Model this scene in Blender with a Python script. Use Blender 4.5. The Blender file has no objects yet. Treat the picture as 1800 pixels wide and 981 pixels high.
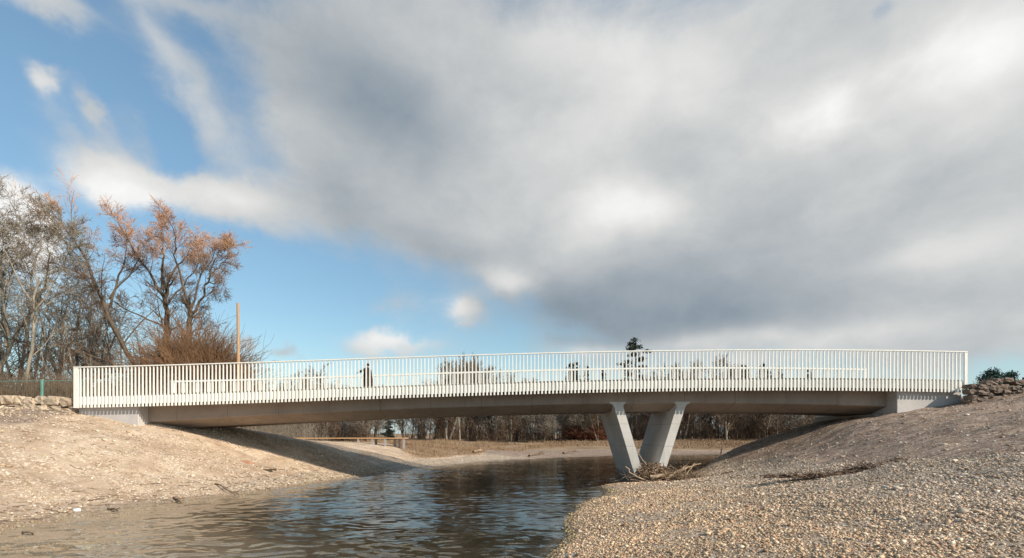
import bpy, bmesh, math, random
import numpy as np
from mathutils import Vector, Matrix
R = math.radians
scene = bpy.context.scene
col = scene.collection

# ------------------------------------------------------------------ camera
EYE = 2.8            # camera height above the river surface (water z = 0)
FPX = 850.0          # focal length in photo pixels (1800 wide)
CX, HZ = 900.0, 762.0
cam_d = bpy.data.cameras.new('camera')
cam = bpy.data.objects.new('camera', cam_d); col.objects.link(cam)
cam.location = (0, 0, EYE); cam.rotation_euler = (R(90), 0, 0)
cam_d.sensor_fit = 'HORIZONTAL'; cam_d.sensor_width = 36
cam_d.lens = 36 * FPX / 1800
cam_d.shift_x = 0; cam_d.shift_y = (HZ - 490.5) / 1800   # architectural shift lens: verticals stay vertical
cam_d.clip_start = .1; cam_d.clip_end = 6000
scene.camera = cam

# ------------------------------------------------------------------ light and exposure
SUN_EL, SUN_AZ = 32.0, 57.0      # azimuth from straight behind the camera towards its right
sun_d = bpy.data.lights.new('sun', 'SUN'); sun_d.energy = 5.0; sun_d.angle = R(.5); sun_d.color = (1, .915, .79)
sun = bpy.data.objects.new('sun', sun_d); col.objects.link(sun)
sdir = Vector((math.sin(R(SUN_AZ)) * math.cos(R(SUN_EL)), -math.cos(R(SUN_AZ)) * math.cos(R(SUN_EL)), math.sin(R(SUN_EL))))
sun.rotation_euler = sdir.to_track_quat('Z', 'Y').to_euler()
EXPO = .30
vs = scene.view_settings
vs.view_transform = 'Standard'; vs.look = 'None'; vs.exposure = EXPO; vs.gamma = 1; vs.use_curve_mapping = False

def srgb(v): return v / 12.92 if v <= .04045 else ((v + .055) / 1.055) ** 2.4

# ------------------------------------------------------------------ node helper
class NT:
    def __init__(s, tree): s.t = tree; s.n = tree.nodes; s.l = tree.links
    def node(s, typ, **kw):
        nd = s.n.new(typ)
        for k, v in kw.items(): setattr(nd, k, v)
        return nd
    def put(s, sock, v):
        if v is None: return
        if hasattr(v, 'links'): s.l.new(v, sock)
        elif isinstance(v, (tuple, list)) and len(v) == 3 and sock.type == 'RGBA': sock.default_value = (*v, 1)
        else: sock.default_value = v
    def math(s, op, a, b=None, c=None, clamp=False):
        nd = s.node('ShaderNodeMath', operation=op, use_clamp=clamp)
        for i, v in enumerate((a, b, c)): s.put(nd.inputs[i], v)
        return nd.outputs[0]
    def vmath(s, op, a, b=None, scale=None):
        nd = s.node('ShaderNodeVectorMath', operation=op)
        s.put(nd.inputs[0], a)
        if b is not None: s.put(nd.inputs[1], b)
        if scale is not None: nd.inputs['Scale'].default_value = scale
        return nd.outputs['Value'] if op in ('DOT_PRODUCT', 'LENGTH', 'DISTANCE') else nd.outputs[0]
    def noise(s, vec, scale, detail=4, rough=.55, dist=0.0, out='Fac'):
        nd = s.node('ShaderNodeTexNoise'); s.put(nd.inputs['Vector'], vec)
        nd.inputs['Scale'].default_value = scale; nd.inputs['Detail'].default_value = detail
        nd.inputs['Roughness'].default_value = rough; nd.inputs['Distortion'].default_value = dist
        return nd.outputs[out]
    def voronoi(s, vec, scale, feature='F1', out='Distance', rnd=1.0):
        nd = s.node('ShaderNodeTexVoronoi', feature=feature); s.put(nd.inputs['Vector'], vec)
        nd.inputs['Scale'].default_value = scale; nd.inputs['Randomness'].default_value = rnd
        return nd.outputs[out]
    def rng(s, v, a, b, c=0.0, d=1.0, smooth=True):
        nd = s.node('ShaderNodeMapRange', interpolation_type='SMOOTHSTEP' if smooth else 'LINEAR')
        s.put(nd.inputs[0], v)
        for i, q in enumerate((a, b, c, d)): s.put(nd.inputs[1 + i], q)
        return nd.outputs[0]
    def mix(s, f, a, b, blend='MIX'):
        nd = s.node('ShaderNodeMix', data_type='RGBA', blend_type=blend)
        s.put(nd.inputs[0], f); s.put(nd.inputs[6], a); s.put(nd.inputs[7], b)
        return nd.outputs[2]
    def ramp(s, v, stops):
        nd = s.node('ShaderNodeValToRGB'); s.put(nd.inputs[0], v); e = nd.color_ramp.elements
        while len(e) < len(stops): e.new(.5)
        for i, (p, c) in enumerate(stops): e[i].position = p; e[i].color = (*c, 1)
        return nd.outputs[0]
    def mapping(s, vec, loc=(0, 0, 0), rot=(0, 0, 0), scale=(1, 1, 1), typ='POINT'):
        nd = s.node('ShaderNodeMapping', vector_type=typ); s.put(nd.inputs[0], vec)
        nd.inputs[1].default_value = loc; nd.inputs[2].default_value = rot; nd.inputs[3].default_value = scale
        return nd.outputs[0]
    def bump(s, h, strength, dist, normal=None):
        nd = s.node('ShaderNodeBump'); s.put(nd.inputs['Height'], h)
        nd.inputs['Strength'].default_value = strength; nd.inputs['Distance'].default_value = dist
        if normal is not None: s.put(nd.inputs['Normal'], normal)
        return nd.outputs[0]

# ------------------------------------------------------------------ sky: Nishita with broken cloud, by direction
def build_world():
    w = bpy.data.worlds.new('World'); scene.world = w; w.use_nodes = True
    T = NT(w.node_tree); T.n.clear()
    out = T.node('ShaderNodeOutputWorld'); bg = T.node('ShaderNodeBackground')
    STR = .12
    bg.inputs[1].default_value = STR
    T.l.new(bg.outputs[0], out.inputs[0])
    sky = T.node('ShaderNodeTexSky', sky_type='NISHITA')
    sky.sun_disc = False; sky.sun_elevation = R(SUN_EL); sky.sun_rotation = R(180 - SUN_AZ)
    sky.air_density = 1.0; sky.dust_density = .3; sky.ozone_density = 3.0; sky.altitude = 300
    tc = T.node('ShaderNodeTexCoord').outputs['Generated']
    d = T.vmath('NORMALIZE', tc)
    sep = T.node('ShaderNodeSeparateXYZ'); T.l.new(d, sep.inputs[0])
    az = T.math('ARCTAN2', sep.outputs[0], sep.outputs[1])
    el = T.math('ARCSINE', sep.outputs[2])
    com = T.node('ShaderNodeCombineXYZ'); T.l.new(az, com.inputs[0]); T.l.new(el, com.inputs[1])
    ae = com.outputs[0]
    # turbulence: displaces the cloud outlines
    def warp(scale, amt, detail=5):
        c = T.noise(d, scale, detail, .6, out='Color')
        c = T.vmath('SUBTRACT', c, (.5, .5, .5))
        return T.vmath('SCALE', c, scale=amt)
    wv = T.vmath('ADD', ae, warp(3.2, .22, 6))
    wv2 = T.vmath('ADD', ae, warp(2.4, .09, 4))
    n1 = T.noise(T.mapping(d, scale=(1, 1, 1.7)), 5.5, 9, .62, .35)
    n2 = T.noise(T.mapping(d, loc=(3, 1, 7), scale=(1, 1, 1.8)), 3.2, 6, .52, .15)
    def ang(px, py):
        u, v = (px - CX) / FPX, (HZ - py) / FPX
        return math.atan2(u, 1), math.atan2(v, math.hypot(1, u))
    def blobs(vec, lst, base):
        acc = base
        for (px, py, rx, ry, rot, wgt) in lst:
            a, e = ang(px, py); a2, _ = ang(px + rx, py); _, e2 = ang(px, py - ry)
            a1, _ = ang(px - rx, py); _, e1 = ang(px, py + ry)
            m = T.mapping(vec, (a, e, 0), (0, 0, R(-rot)), ((a2 - a1) / 2, (e2 - e1) / 2, 1), 'TEXTURE')
            g = T.math('POWER', .1, T.vmath('DOT_PRODUCT', m, m))
            acc = T.math('MULTIPLY_ADD', g, wgt, acc)
        return acc
    # cloud cover (0 = blue, 1 = overcast)
    cover = [(1300, 250, 760, 520, 0, 1.0), (1750, 330, 420, 480, 0, .7), (1400, 480, 420, 240, 0, .5), (700, 260, 330, 260, 30, .35), (540, 150, 170, 210, 10, .5), (570, 330, 130, 110, 20, .4), (800, 430, 180, 70, 15, .45), (820, 160, 420, 330, 25, .75), (640, 330, 190, 140, 35, .4), (1100, 520, 330, 110, 0, .6),
             (1500, 560, 480, 90, 0, .6), (320, 140, 240, 80, 42, .52), (215, 325, 160, 72, 8, .9), (410, 335, 150, 58, -5, .85), (320, 350, 120, 50, 0, .3), (130, 230, 120, 40, 40, .25),
             (15, 370, 140, 90, 20, 1.0), (40, 450, 150, 90, 0, .6), (72, 142, 46, 38, 0, .55), (165, 205, 85, 26, 48, .5), (60, 5, 200, 60, 5, .6),
             (330, 10, 220, 70, 0, .5), (250, 250, 90, 50, 40, .22), (480, 395, 120, 55, 15, .38), (690, 598, 130, 28, 3, .65), (797, 545, 50, 32, 0, .6), (885, 490, 70, 40, -15, .5),
             (690, 535, 56, 40, 30, .38), (440, 626, 40, 28, 0, .65), (515, 632, 50, 20, 0, .55), (1010, 612, 120, 22, -3, .3),
             (330, 245, 60, 120, 15, -.16), (60, 80, 120, 50, 0, -.1), (520, 520, 220, 90, 5, -.25), (1760, 640, 120, 40, 0, -.45), (1530, 40, 40, 60, 20, -.35)]
    cv = blobs(wv, cover, .06)
    cv = T.math('ADD', cv, T.math('MULTIPLY', T.math('SUBTRACT', n1, .5), .62))
    alpha = T.rng(cv, .14, .80)
    # cloud brightness, as the eye sees it
    bright = [(1330, 555, 480, 62, -2, -.10), (1180, 470, 330, 60, -10, -.04), (1000, 250, 120, 110, 0, .03), (1720, 120, 260, 200, 0, .08), (1680, 470, 260, 90, -5, .07), (650, 170, 300, 150, 15, -.20), (620, 350, 150, 110, 30, -.08), (1010, 540, 330, 105, 0, -.19), (1330, 500, 330, 80, -8, -.07), (1230, 575, 300, 40, 0, -.05),
              (800, 450, 190, 70, 15, -.08), (1110, 375, 165, 78, 10, .20), (1140, 130, 200, 170, 0, .12), (1450, 195, 130, 78, 0, .12), (1430, 150, 50, 40, 0, .04),
              (1000, 60, 160, 80, 0, .06), (1720, 80, 210, 110, 0, .14), (1640, 310, 140, 50, -20, -.06), (1260, 300, 120, 90, 0, .03), (1650, 450, 200, 50, -10, .06),
              (1500, 590, 260, 40, 0, .04), (200, 330, 190, 70, 0, .20), (10, 370, 170, 100, 0, .24), (40, 450, 170, 90, 0, .2), (1250, 605, 420, 26, 0, .07), (400, 330, 120, 40, 0, .14), (690, 590, 150, 40, 0, .16), (885, 485, 70, 42, 0, .20), (797, 540, 60, 40, 0, .18), (320, 140, 240, 60, 42, .06), (72, 142, 60, 50, 0, .08),
              (440, 626, 50, 26, 0, .08), (1020, 610, 90, 16, 0, .12), (1100, 440, 170, 30, 0, -.03)]
    br = blobs(wv2, bright, .755)
    br = T.math('ADD', br, T.math('MULTIPLY', T.math('SUBTRACT', n2, .5), .17))
    n3 = T.noise(T.mapping(d, loc=(1, 4, 2), scale=(1, 1, 1.5)), 9, 7, .6, .15)
    br = T.math('ADD', br, T.math('MULTIPLY', T.math('SUBTRACT', n1, .5), .12))
    br = T.math('ADD', br, T.math('MULTIPLY', T.math('SUBTRACT', n3, .5), .12))
    puff = T.math('ABSOLUTE', T.math('SUBTRACT', T.noise(T.mapping(d, loc=(6, 2, 2), scale=(1, 1, 1.25)), 8, 6, .5, .2), .5))
    pm_ = blobs(ae, [(1450, 190, 150, 95, 0, 1), (1690, 90, 170, 110, 0, .7), (210, 330, 170, 70, 0, .8), (40, 400, 150, 110, 0, .8), (1110, 360, 120, 60, 0, .3)], .12)
    br = T.math('ADD', br, T.math('MULTIPLY', T.math('MULTIPLY', T.math('SUBTRACT', .10, puff), pm_), .62))
    stops = []
    for p, c in ((.38, (112, 130, 145)), (.52, (138, 152, 164)), (.62, (161, 170, 178)), (.72, (187, 192, 195)), (.82, (216, 217, 216)), (.93, (240, 240, 238)), (1.0, (250, 250, 249))):
        stops.append((p, tuple(srgb(q / 255) for q in c)))
    cc = T.ramp(br, stops)
    cc = T.vmath('SCALE', cc, scale=1 / STR / 2 ** EXPO)
    base = T.mix(1.0, sky.outputs[0], (SKY_TINT[0], SKY_TINT[1], SKY_TINT[2]), 'MULTIPLY')
    base = T.vmath('MULTIPLY', base, T.rng(el, .0, .65, .66, 1.0))
    hz_c = tuple(srgb(q / 255) / STR / 2 ** EXPO for q in (184, 207, 222))
    base = T.mix(T.rng(el, -.02, .22, .75, 0), base, hz_c)
    fin = T.mix(alpha, base, cc)
    T.l.new(fin, bg.inputs[0])
SKY_TINT = (1.42, 1.46, 1.22)
build_world()

# ------------------------------------------------------------------ materials
def new_mat(name):
    m = bpy.data.materials.new(name); m.use_nodes = True
    T = NT(m.node_tree); b = T.n['Principled BSDF']
    return m, T, b
def pos(T): return T.node('ShaderNodeNewGeometry').outputs['Position']
def objc(T): return T.node('ShaderNodeTexCoord').outputs['Object']
def simple(name, c1, c2, scale=4, rough=.8, bump=0.0, bscale=30, bdist=.02, stretch=(1, 1, 1), world=False, spec=.3, detail=5):
    m, T, b = new_mat(name)
    v = T.mapping(pos(T) if world else objc(T), scale=stretch)
    n = T.noise(v, scale, detail, .6)
    T.put(b.inputs['Base Color'], T.mix(T.rng(n, .3, .7), c1, c2))
    b.inputs['Roughness'].default_value = rough; b.inputs['Specular IOR Level'].default_value = spec
    if bump: T.put(b.inputs['Normal'], T.bump(T.noise(v, bscale, 5, .65), bump, bdist))
    return m
M = {}
def concrete(name, joint=0.0, warm=(.36, .325, .295), stain=.5, hjoint=0.0):
    m, T, b = new_mat(name); p = pos(T)
    n = T.noise(p, .55, 7, .6); f = T.noise(p, 6, 6, .65); st = T.noise(T.mapping(p, scale=(1.2, 1.2, .16)), 1.6, 6, .65)
    c = T.mix(T.rng(n, .3, .72), tuple(q * .84 for q in warm), tuple(q * 1.10 for q in warm))
    c = T.mix(T.math('MULTIPLY', T.rng(st, .5, .8), stain), c, tuple(q * .55 for q in warm))
    c = T.mix(T.math('MULTIPLY', T.rng(f, .45, .75), .25), c, tuple(q * .75 for q in warm))
    pores = T.rng(T.voronoi(p, 9), .0, .1, 1, 0)
    c = T.mix(T.math('MULTIPLY', pores, .35), c, (.12, .11, .10))
    szp = T.node('ShaderNodeSeparateXYZ'); T.l.new(p, szp.inputs[0])
    tide = T.rng(T.math('ADD', szp.outputs[2], T.math('MULTIPLY', T.math('SUBTRACT', f, .5), .25)), .28, .62, 1, 0)
    c = T.mix(T.math('MULTIPLY', tide, .6), c, (.10, .085, .06))
    h = f
    if joint:
        sx = T.node('ShaderNodeSeparateXYZ'); T.l.new(p, sx.inputs[0])
        fr = T.math('FRACT', T.math('DIVIDE', T.math('ADD', sx.outputs[0], 100.6), joint))
        ln = T.rng(T.math('ABSOLUTE', T.math('SUBTRACT', fr, .5)), .0, .008, 1, 0)
        c = T.mix(T.math('MULTIPLY', ln, .6), c, (.07, .06, .055))
        pan = T.node('ShaderNodeTexWhiteNoise', noise_dimensions='1D'); T.l.new(T.math('FLOOR', T.math('SUBTRACT', T.math('DIVIDE', T.math('ADD', sx.outputs[0], 100.6), joint), .5)), pan.inputs['W'])
        c = T.mix(T.math('MULTIPLY', pan.outputs[0], .22), c, tuple(q * .6 for q in warm))
        h = T.math('SUBTRACT', f, T.math('MULTIPLY', ln, 2.0))
    if hjoint:
        fz_ = T.math('FRACT', T.math('DIVIDE', T.math('ADD', szp.outputs[2], 10.3), hjoint))
        hl = T.rng(T.math('ABSOLUTE', T.math('SUBTRACT', fz_, .5)), .0, .016, 1, 0)
        c = T.mix(T.math('MULTIPLY', hl, .55), c, (.10, .09, .08)); h = T.math('SUBTRACT', h, T.math('MULTIPLY', hl, 1.5))
    T.put(b.inputs['Base Color'], c); b.inputs['Roughness'].default_value = .85; b.inputs['Specular IOR Level'].default_value = .25
    T.put(b.inputs['Normal'], T.bump(h, .35, .014))
    return m
M['beam'] = concrete('beam_concrete', 2.95, (.335, .27, .22), .8)
M['abut'] = concrete('abutment_concrete', 0, (.50, .46, .43), .25)
M['pier'] = concrete('pier_concrete', 0, (.53, .495, .45), .6, 1.3)
m, T, b = new_mat('white_paint'); p = pos(T)
dirt = T.noise(T.mapping(p, scale=(3, 3, .7)), 2.2, 6, .6)
T.put(b.inputs['Base Color'], T.mix(T.math('MULTIPLY', T.rng(dirt, .42, .75), .5), (.79, .76, .685), (.58, .53, .45)))
b.inputs['Roughness'].default_value = .45; M['white'] = m
M['kerb'] = simple('kerb_concrete', (.30, .26, .22), (.38, .34, .29), 3, .9, world=True)
M['asphalt'] = simple('asphalt', (.05, .05, .05), (.07, .068, .065), 12, .95, .3, 80, .01, world=True)
M['green_metal'] = simple('green_metal', (.10, .26, .20), (.14, .32, .25), 5, .5, spec=.4)
M['wire'] = simple('fence_wire', (.10, .11, .075), (.16, .16, .11), 5, .6)
M['pole'] = simple('pole_timber', (.36, .21, .11), (.46, .30, .17), 3, .85, .2, 20, .01, (6, 6, .5))
M['jetty'] = simple('jetty_timber', (.50, .27, .12), (.62, .38, .20), 3, .85, .2, 20, .01, (.4, 6, 6))
M['post'] = simple('weathered_post', (.26, .25, .24), (.36, .35, .33), 5, .9, .2, 20, .01, (6, 6, .6))
M['drift'] = simple('driftwood', (.23, .15, .09), (.44, .32, .21), 3, .9, .3, 18, .01)
M['drift_dark'] = simple('dark_driftwood', (.10, .065, .045), (.22, .145, .095), 3, .9, .3, 18, .01)
M['drift_mid'] = simple('brown_driftwood', (.14, .085, .05), (.36, .25, .16), 3, .9, .3, 18, .01)
M['bark_grey'] = simple('bark_grey', (.12, .10, .075), (.24, .205, .155), 1.5, .95, .5, 9, .04, (3, 3, .6))
M['bark_pale'] = simple('bark_pale', (.19, .16, .12), (.31, .265, .20), 1.5, .95, .4, 9, .04, (3, 3, .8))
M['bark_dark'] = simple('bark_dark', (.055, .040, .028), (.14, .10, .065), 1.5, .95, .5, 9, .04, (3, 3, .6))
M['twig_grey'] = simple('twig_grey', (.15, .12, .09), (.27, .225, .17), .5, .9)
M['twig_pale'] = simple('twig_pale', (.20, .165, .12), (.33, .275, .20), .5, .9)
M['twig_brown'] = simple('twig_brown', (.105, .066, .042), (.19, .125, .08), .4, .9)
M['twig_red'] = simple('twig_red', (.15, .055, .03), (.24, .095, .05), .5, .9)
def twig_willow():
    m, T, b = new_mat('twig_willow'); p = objc(T)
    sep = T.node('ShaderNodeSeparateXYZ'); T.l.new(p, sep.inputs[0])
    n = T.noise(p, .45, 4)
    h = T.math('ADD', T.rng(sep.outputs[2], 10, 20, smooth=False), T.math('MULTIPLY', T.math('SUBTRACT', n, .5), 1.0), clamp=True)
    T.put(b.inputs['Base Color'], T.ramp(h, [(.0, (.12, .085, .055)), (.35, (.27, .165, .10)), (.65, (.50, .28, .155)), (1, (.58, .33, .19))]))
    b.inputs['Roughness'].default_value = .8; return m
M['twig_willow'] = twig_willow()
M['thicket'] = simple('thicket_twigs', (.15, .085, .045), (.30, .165, .085), .6, .9)
M['needle'] = simple('spruce_needles', (.045, .056, .042), (.075, .092, .065), 1.2, .8)  # needle green lightened, distance haze put into the colour
M['pine'] = simple('pine_needles', (.022, .055, .040), (.045, .09, .062), 1.2, .8)
M['grassdry'] = simple('dry_grass', (.21, .13, .075), (.34, .235, .14), .3, .95, world=True)
M['coat'] = simple('dark_coat', (.022, .017, .013), (.035, .028, .022), 8, .9)
M['skin'] = simple('skin', (.48, .29, .21), (.52, .32, .24), 8, .6)
M['hair'] = simple('hair', (.012, .009, .007), (.02, .015, .012), 30, .6)
M['trouser'] = simple('trousers', (.02, .02, .024), (.03, .03, .035), 20, .9)
M['brick'] = simple('brick_red', (.36, .17, .10), (.44, .23, .14), 9, .9, .3, 40, .01)
M['iron'] = simple('rusty_iron', (.05, .04, .03), (.12, .085, .05), 9, .8)
M['boardgreen'] = simple('pale_green_board', (.50, .60, .55), (.58, .66, .61), 1.2, .6)
M['pink'] = simple('pink_poster', (.68, .40, .33), (.72, .46, .38), 2, .7)
M['boardwhite'] = simple('white_board', (.74, .73, .70), (.8, .79, .76), 2, .6)
def stone_mat(name, stops):
    m, T, b = new_mat(name); p = objc(T)
    r = T.node('ShaderNodeNewGeometry').outputs['Random Per Island']
    c = T.ramp(r, stops); n = T.noise(p, 5, 6, .65)
    c = T.mix(T.rng(n, .35, .75), c, T.mix(.45, c, (.10, .075, .05)))
    T.put(b.inputs['Base Color'], c); b.inputs['Roughness'].default_value = .9
    T.put(b.inputs['Normal'], T.bump(T.noise(p, 7, 7, .7), .6, .05)); return m
M['wall_pale'] = stone_mat('pale_sandstone', [(0, (.46, .34, .23)), (.35, (.55, .43, .30)), (.7, (.48, .38, .28)), (1, (.40, .30, .19))])
M['wall_brown'] = stone_mat('brown_rubble', [(0, (.14, .10, .075)), (.35, (.20, .145, .11)), (.7, (.17, .13, .10)), (1, (.23, .155, .11))])

def pebble_mat():
    m, T, b = new_mat('pebble_stone')
    a = T.node('ShaderNodeAttribute', attribute_name='tone').outputs['Color']
    n = T.noise(pos(T), 45, 4)
    T.put(b.inputs['Base Color'], T.mix(T.rng(n, .3, .7), a, T.mix(.25, a, (.1, .08, .06))))
    b.inputs['Roughness'].default_value = .8; b.inputs['Specular IOR Level'].default_value = .3; return m
M['pebble'] = pebble_mat()

def ground_mat():
    m, T, b = new_mat('bank_ground'); p = pos(T)
    zone = T.node('ShaderNodeAttribute', attribute_name='zone').outputs['Color']   # r gravel, g brown soil, b dry grass
    sz = T.node('ShaderNodeSeparateColor'); T.l.new(zone, sz.inputs[0])
    sep = T.node('ShaderNodeSeparateXYZ'); T.l.new(p, sep.inputs[0])
    big = T.noise(p, .28, 6, .6); mid = T.noise(p, 1.3, 6, .65, .3); fine = T.noise(p, 9, 6, .7)
    cell = T.voronoi(p, 13, out='Color'); cd = T.voronoi(p, 13)
    cs = T.node('ShaderNodeSeparateColor'); T.l.new(cell, cs.inputs[0])
    # pale sand of the left bank
    sand = T.mix(T.rng(big, .32, .68), (.37, .26, .175), (.52, .395, .28))
    sand = T.mix(T.math('MULTIPLY', T.rng(mid, .46, .68), .65), sand, (.30, .20, .125))
    sand = T.mix(T.math('MULTIPLY', T.rng(T.noise(T.mapping(p, rot=(0, 0, R(25)), scale=(.6, 1.6, 1)), .8, 6, .7), .52, .66), .5), sand, (.26, .165, .10))
    chips = T.math('MULTIPLY', T.rng(cs.outputs[0], .72, .8), T.rng(T.noise(p, .9, 4), .42, .58))
    sand = T.mix(T.math('MULTIPLY', chips, .75), sand, (.68, .56, .43))
    # gravel
    grav = T.ramp(cs.outputs[1], [(0, (.16, .115, .08)), (.3, (.29, .215, .15)), (.6, (.38, .295, .21)), (.85, (.46, .37, .28)), (1, (.58, .50, .40))])
    grav = T.mix(T.math('MULTIPLY', T.rng(mid, .5, .72), .45), grav, (.17, .125, .095))
    # brown soil
    streak = T.noise(T.mapping(p, rot=(0, 0, R(-15)), scale=(.7, 2.6, 2.0)), 1.5, 7, .7, .4)
    soil = T.mix(T.rng(streak, .36, .66), (.16, .104, .073), (.34, .25, .185))
    soil = T.mix(T.math('MULTIPLY', T.rng(big, .45, .7), .5), soil, (.30, .215, .15))
    soil = T.mix(T.math('MULTIPLY', T.rng(cs.outputs[2], .88, .93), .8), soil, (.45, .38, .31))
    # dry grass
    gr = T.mix(T.rng(T.noise(T.mapping(p, scale=(.5, 2, 2)), .5, 6, .65), .33, .66), (.20, .125, .07), (.34, .235, .145))
    wob = T.math('MULTIPLY', T.math('SUBTRACT', mid, .5), .5)
    def msk(o): return T.rng(T.math('ADD', o, wob), .3, .7)
    c = T.mix(msk(sz.outputs[0]), sand, grav)
    c = T.mix(msk(sz.outputs[1]), c, soil)
    c = T.mix(msk(sz.outputs[2]), c, gr)
    # wet strand and bed; deep bed painted darker for light lost in water
    wet = T.rng(T.math('ADD', sep.outputs[2], T.math('MULTIPLY', T.math('SUBTRACT', mid, .5), .12)), .015, .14, 1, 0)
    c = T.mix(T.math('MULTIPLY', wet, .34), c, T.mix(.8, c, (.10, .07, .045)))
    bed = T.rng(sep.outputs[2], -.36, -.06, 1, 0)
    c = T.mix(T.math('MULTIPLY', bed, .9), c, T.mix(T.rng(mid, .35, .65), (.050, .042, .031), (.12, .098, .068)))
    T.put(b.inputs['Base Color'], c)
    T.put(b.inputs['Roughness'], T.rng(wet, 0, 1, .95, .55))
    b.inputs['Specular IOR Level'].default_value = .25
    h1 = T.math('ADD', T.math('MULTIPLY', T.math('SUBTRACT', 1, cd), .5), fine)
    nrm = T.bump(h1, .7, .05)
    nrm = T.bump(T.math('ADD', mid, T.math('MULTIPLY', streak, T.math('ADD', .2, sz.outputs[1]))), .55, .14, nrm)
    T.put(b.inputs['Normal'], nrm)
    return m
M['ground'] = ground_mat()

def water_mat():
    m = bpy.data.materials.new('river_water'); m.use_nodes = True
    T = NT(m.node_tree); T.n.clear()
    out = T.node('ShaderNodeOutputMaterial'); p = pos(T)
    gl = T.node('ShaderNodeBsdfGlossy'); gl.inputs['Roughness'].default_value = .012
    tr = T.node('ShaderNodeBsdfTransparent'); tr.inputs[0].default_value = (.93, .95, .93, 1)
    nb = T.node('ShaderNodeBump'); nb.inputs['Strength'].default_value = .08; nb.inputs['Distance'].default_value = .01
    T.l.new(T.noise(T.mapping(p, scale=(.8, 1.8, 1)), 9, 2, .5), nb.inputs['Height'])
    T.l.new(nb.outputs[0], gl.inputs['Normal'])
    inc = T.node('ShaderNodeNewGeometry').outputs['Incoming']     # Schlick reflectance, the same from above and below
    cs_ = T.math('ABSOLUTE', T.vmath('DOT_PRODUCT', nb.outputs[0], inc))
    fr = T.math('MULTIPLY_ADD', T.math('POWER', T.math('SUBTRACT', 1, cs_, clamp=True), 5), .98, .02)
    mx = T.node('ShaderNodeMixShader'); T.l.new(fr, mx.inputs[0]); T.l.new(tr.outputs[0], mx.inputs[1]); T.l.new(gl.outputs[0], mx.inputs[2])
    T.l.new(mx.outputs[0], out.inputs['Surface'])
    va = T.node('ShaderNodeVolumeAbsorption'); va.inputs['Color'].default_value = (.55, .50, .36, 1); va.inputs['Density'].default_value = .32
    T.l.new(va.outputs[0], out.inputs['Volume'])
    return m
M['water'] = water_mat()

# ------------------------------------------------------------------ mesh helpers
def tag(o, label=None, cat=None, group=None, kind=None):
    if label: o['label'] = label
    if cat: o['category'] = cat
    if group: o['group'] = group
    if kind: o['kind'] = kind
    return o
def link(name, me, mats, parent=None, smooth=False):
    o = bpy.data.objects.new(name, me); col.objects.link(o)
    for mt in (mats if isinstance(mats, (list, tuple)) else [mats]): me.materials.append(mt)
    if smooth: me.polygons.foreach_set('use_smooth', [True] * len(me.polygons))
    if parent is not None:
        o.parent = parent; o.matrix_parent_inverse = parent_inv(parent)
    return o
def parent_inv(p):
    def world(q): return q.matrix_basis.copy() if q.parent is None else world(q.parent) @ q.matrix_parent_inverse @ q.matrix_basis
    return world(p).inverted()
def empty(name, loc=(0, 0, 0)):
    o = bpy.data.objects.new(name, None); o.location = loc; col.objects.link(o); o.empty_display_size = .3; return o
def mesh_np(name, v, quads=None, tris=None):
    me = bpy.data.meshes.new(name); v = np.asarray(v, np.float32)
    me.vertices.add(len(v)); me.vertices.foreach_set('co', v.ravel())
    li = []; ls = []; n = 0
    if quads is not None and len(quads):
        q = np.asarray(quads, np.int32); li.append(q.ravel()); ls.append(np.arange(len(q)) * 4); n = q.size
    if tris is not None and len(tris):
        t = np.asarray(tris, np.int32); li.append(t.ravel()); ls.append(n + np.arange(len(t)) * 3)
    li = np.concatenate(li); ls = np.concatenate(ls).astype(np.int32)
    me.loops.add(len(li)); me.loops.foreach_set('vertex_index', li)
    me.polygons.add(len(ls)); me.polygons.foreach_set('loop_start', ls)
    me.update(calc_edges=True); me.validate(); return me
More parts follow.
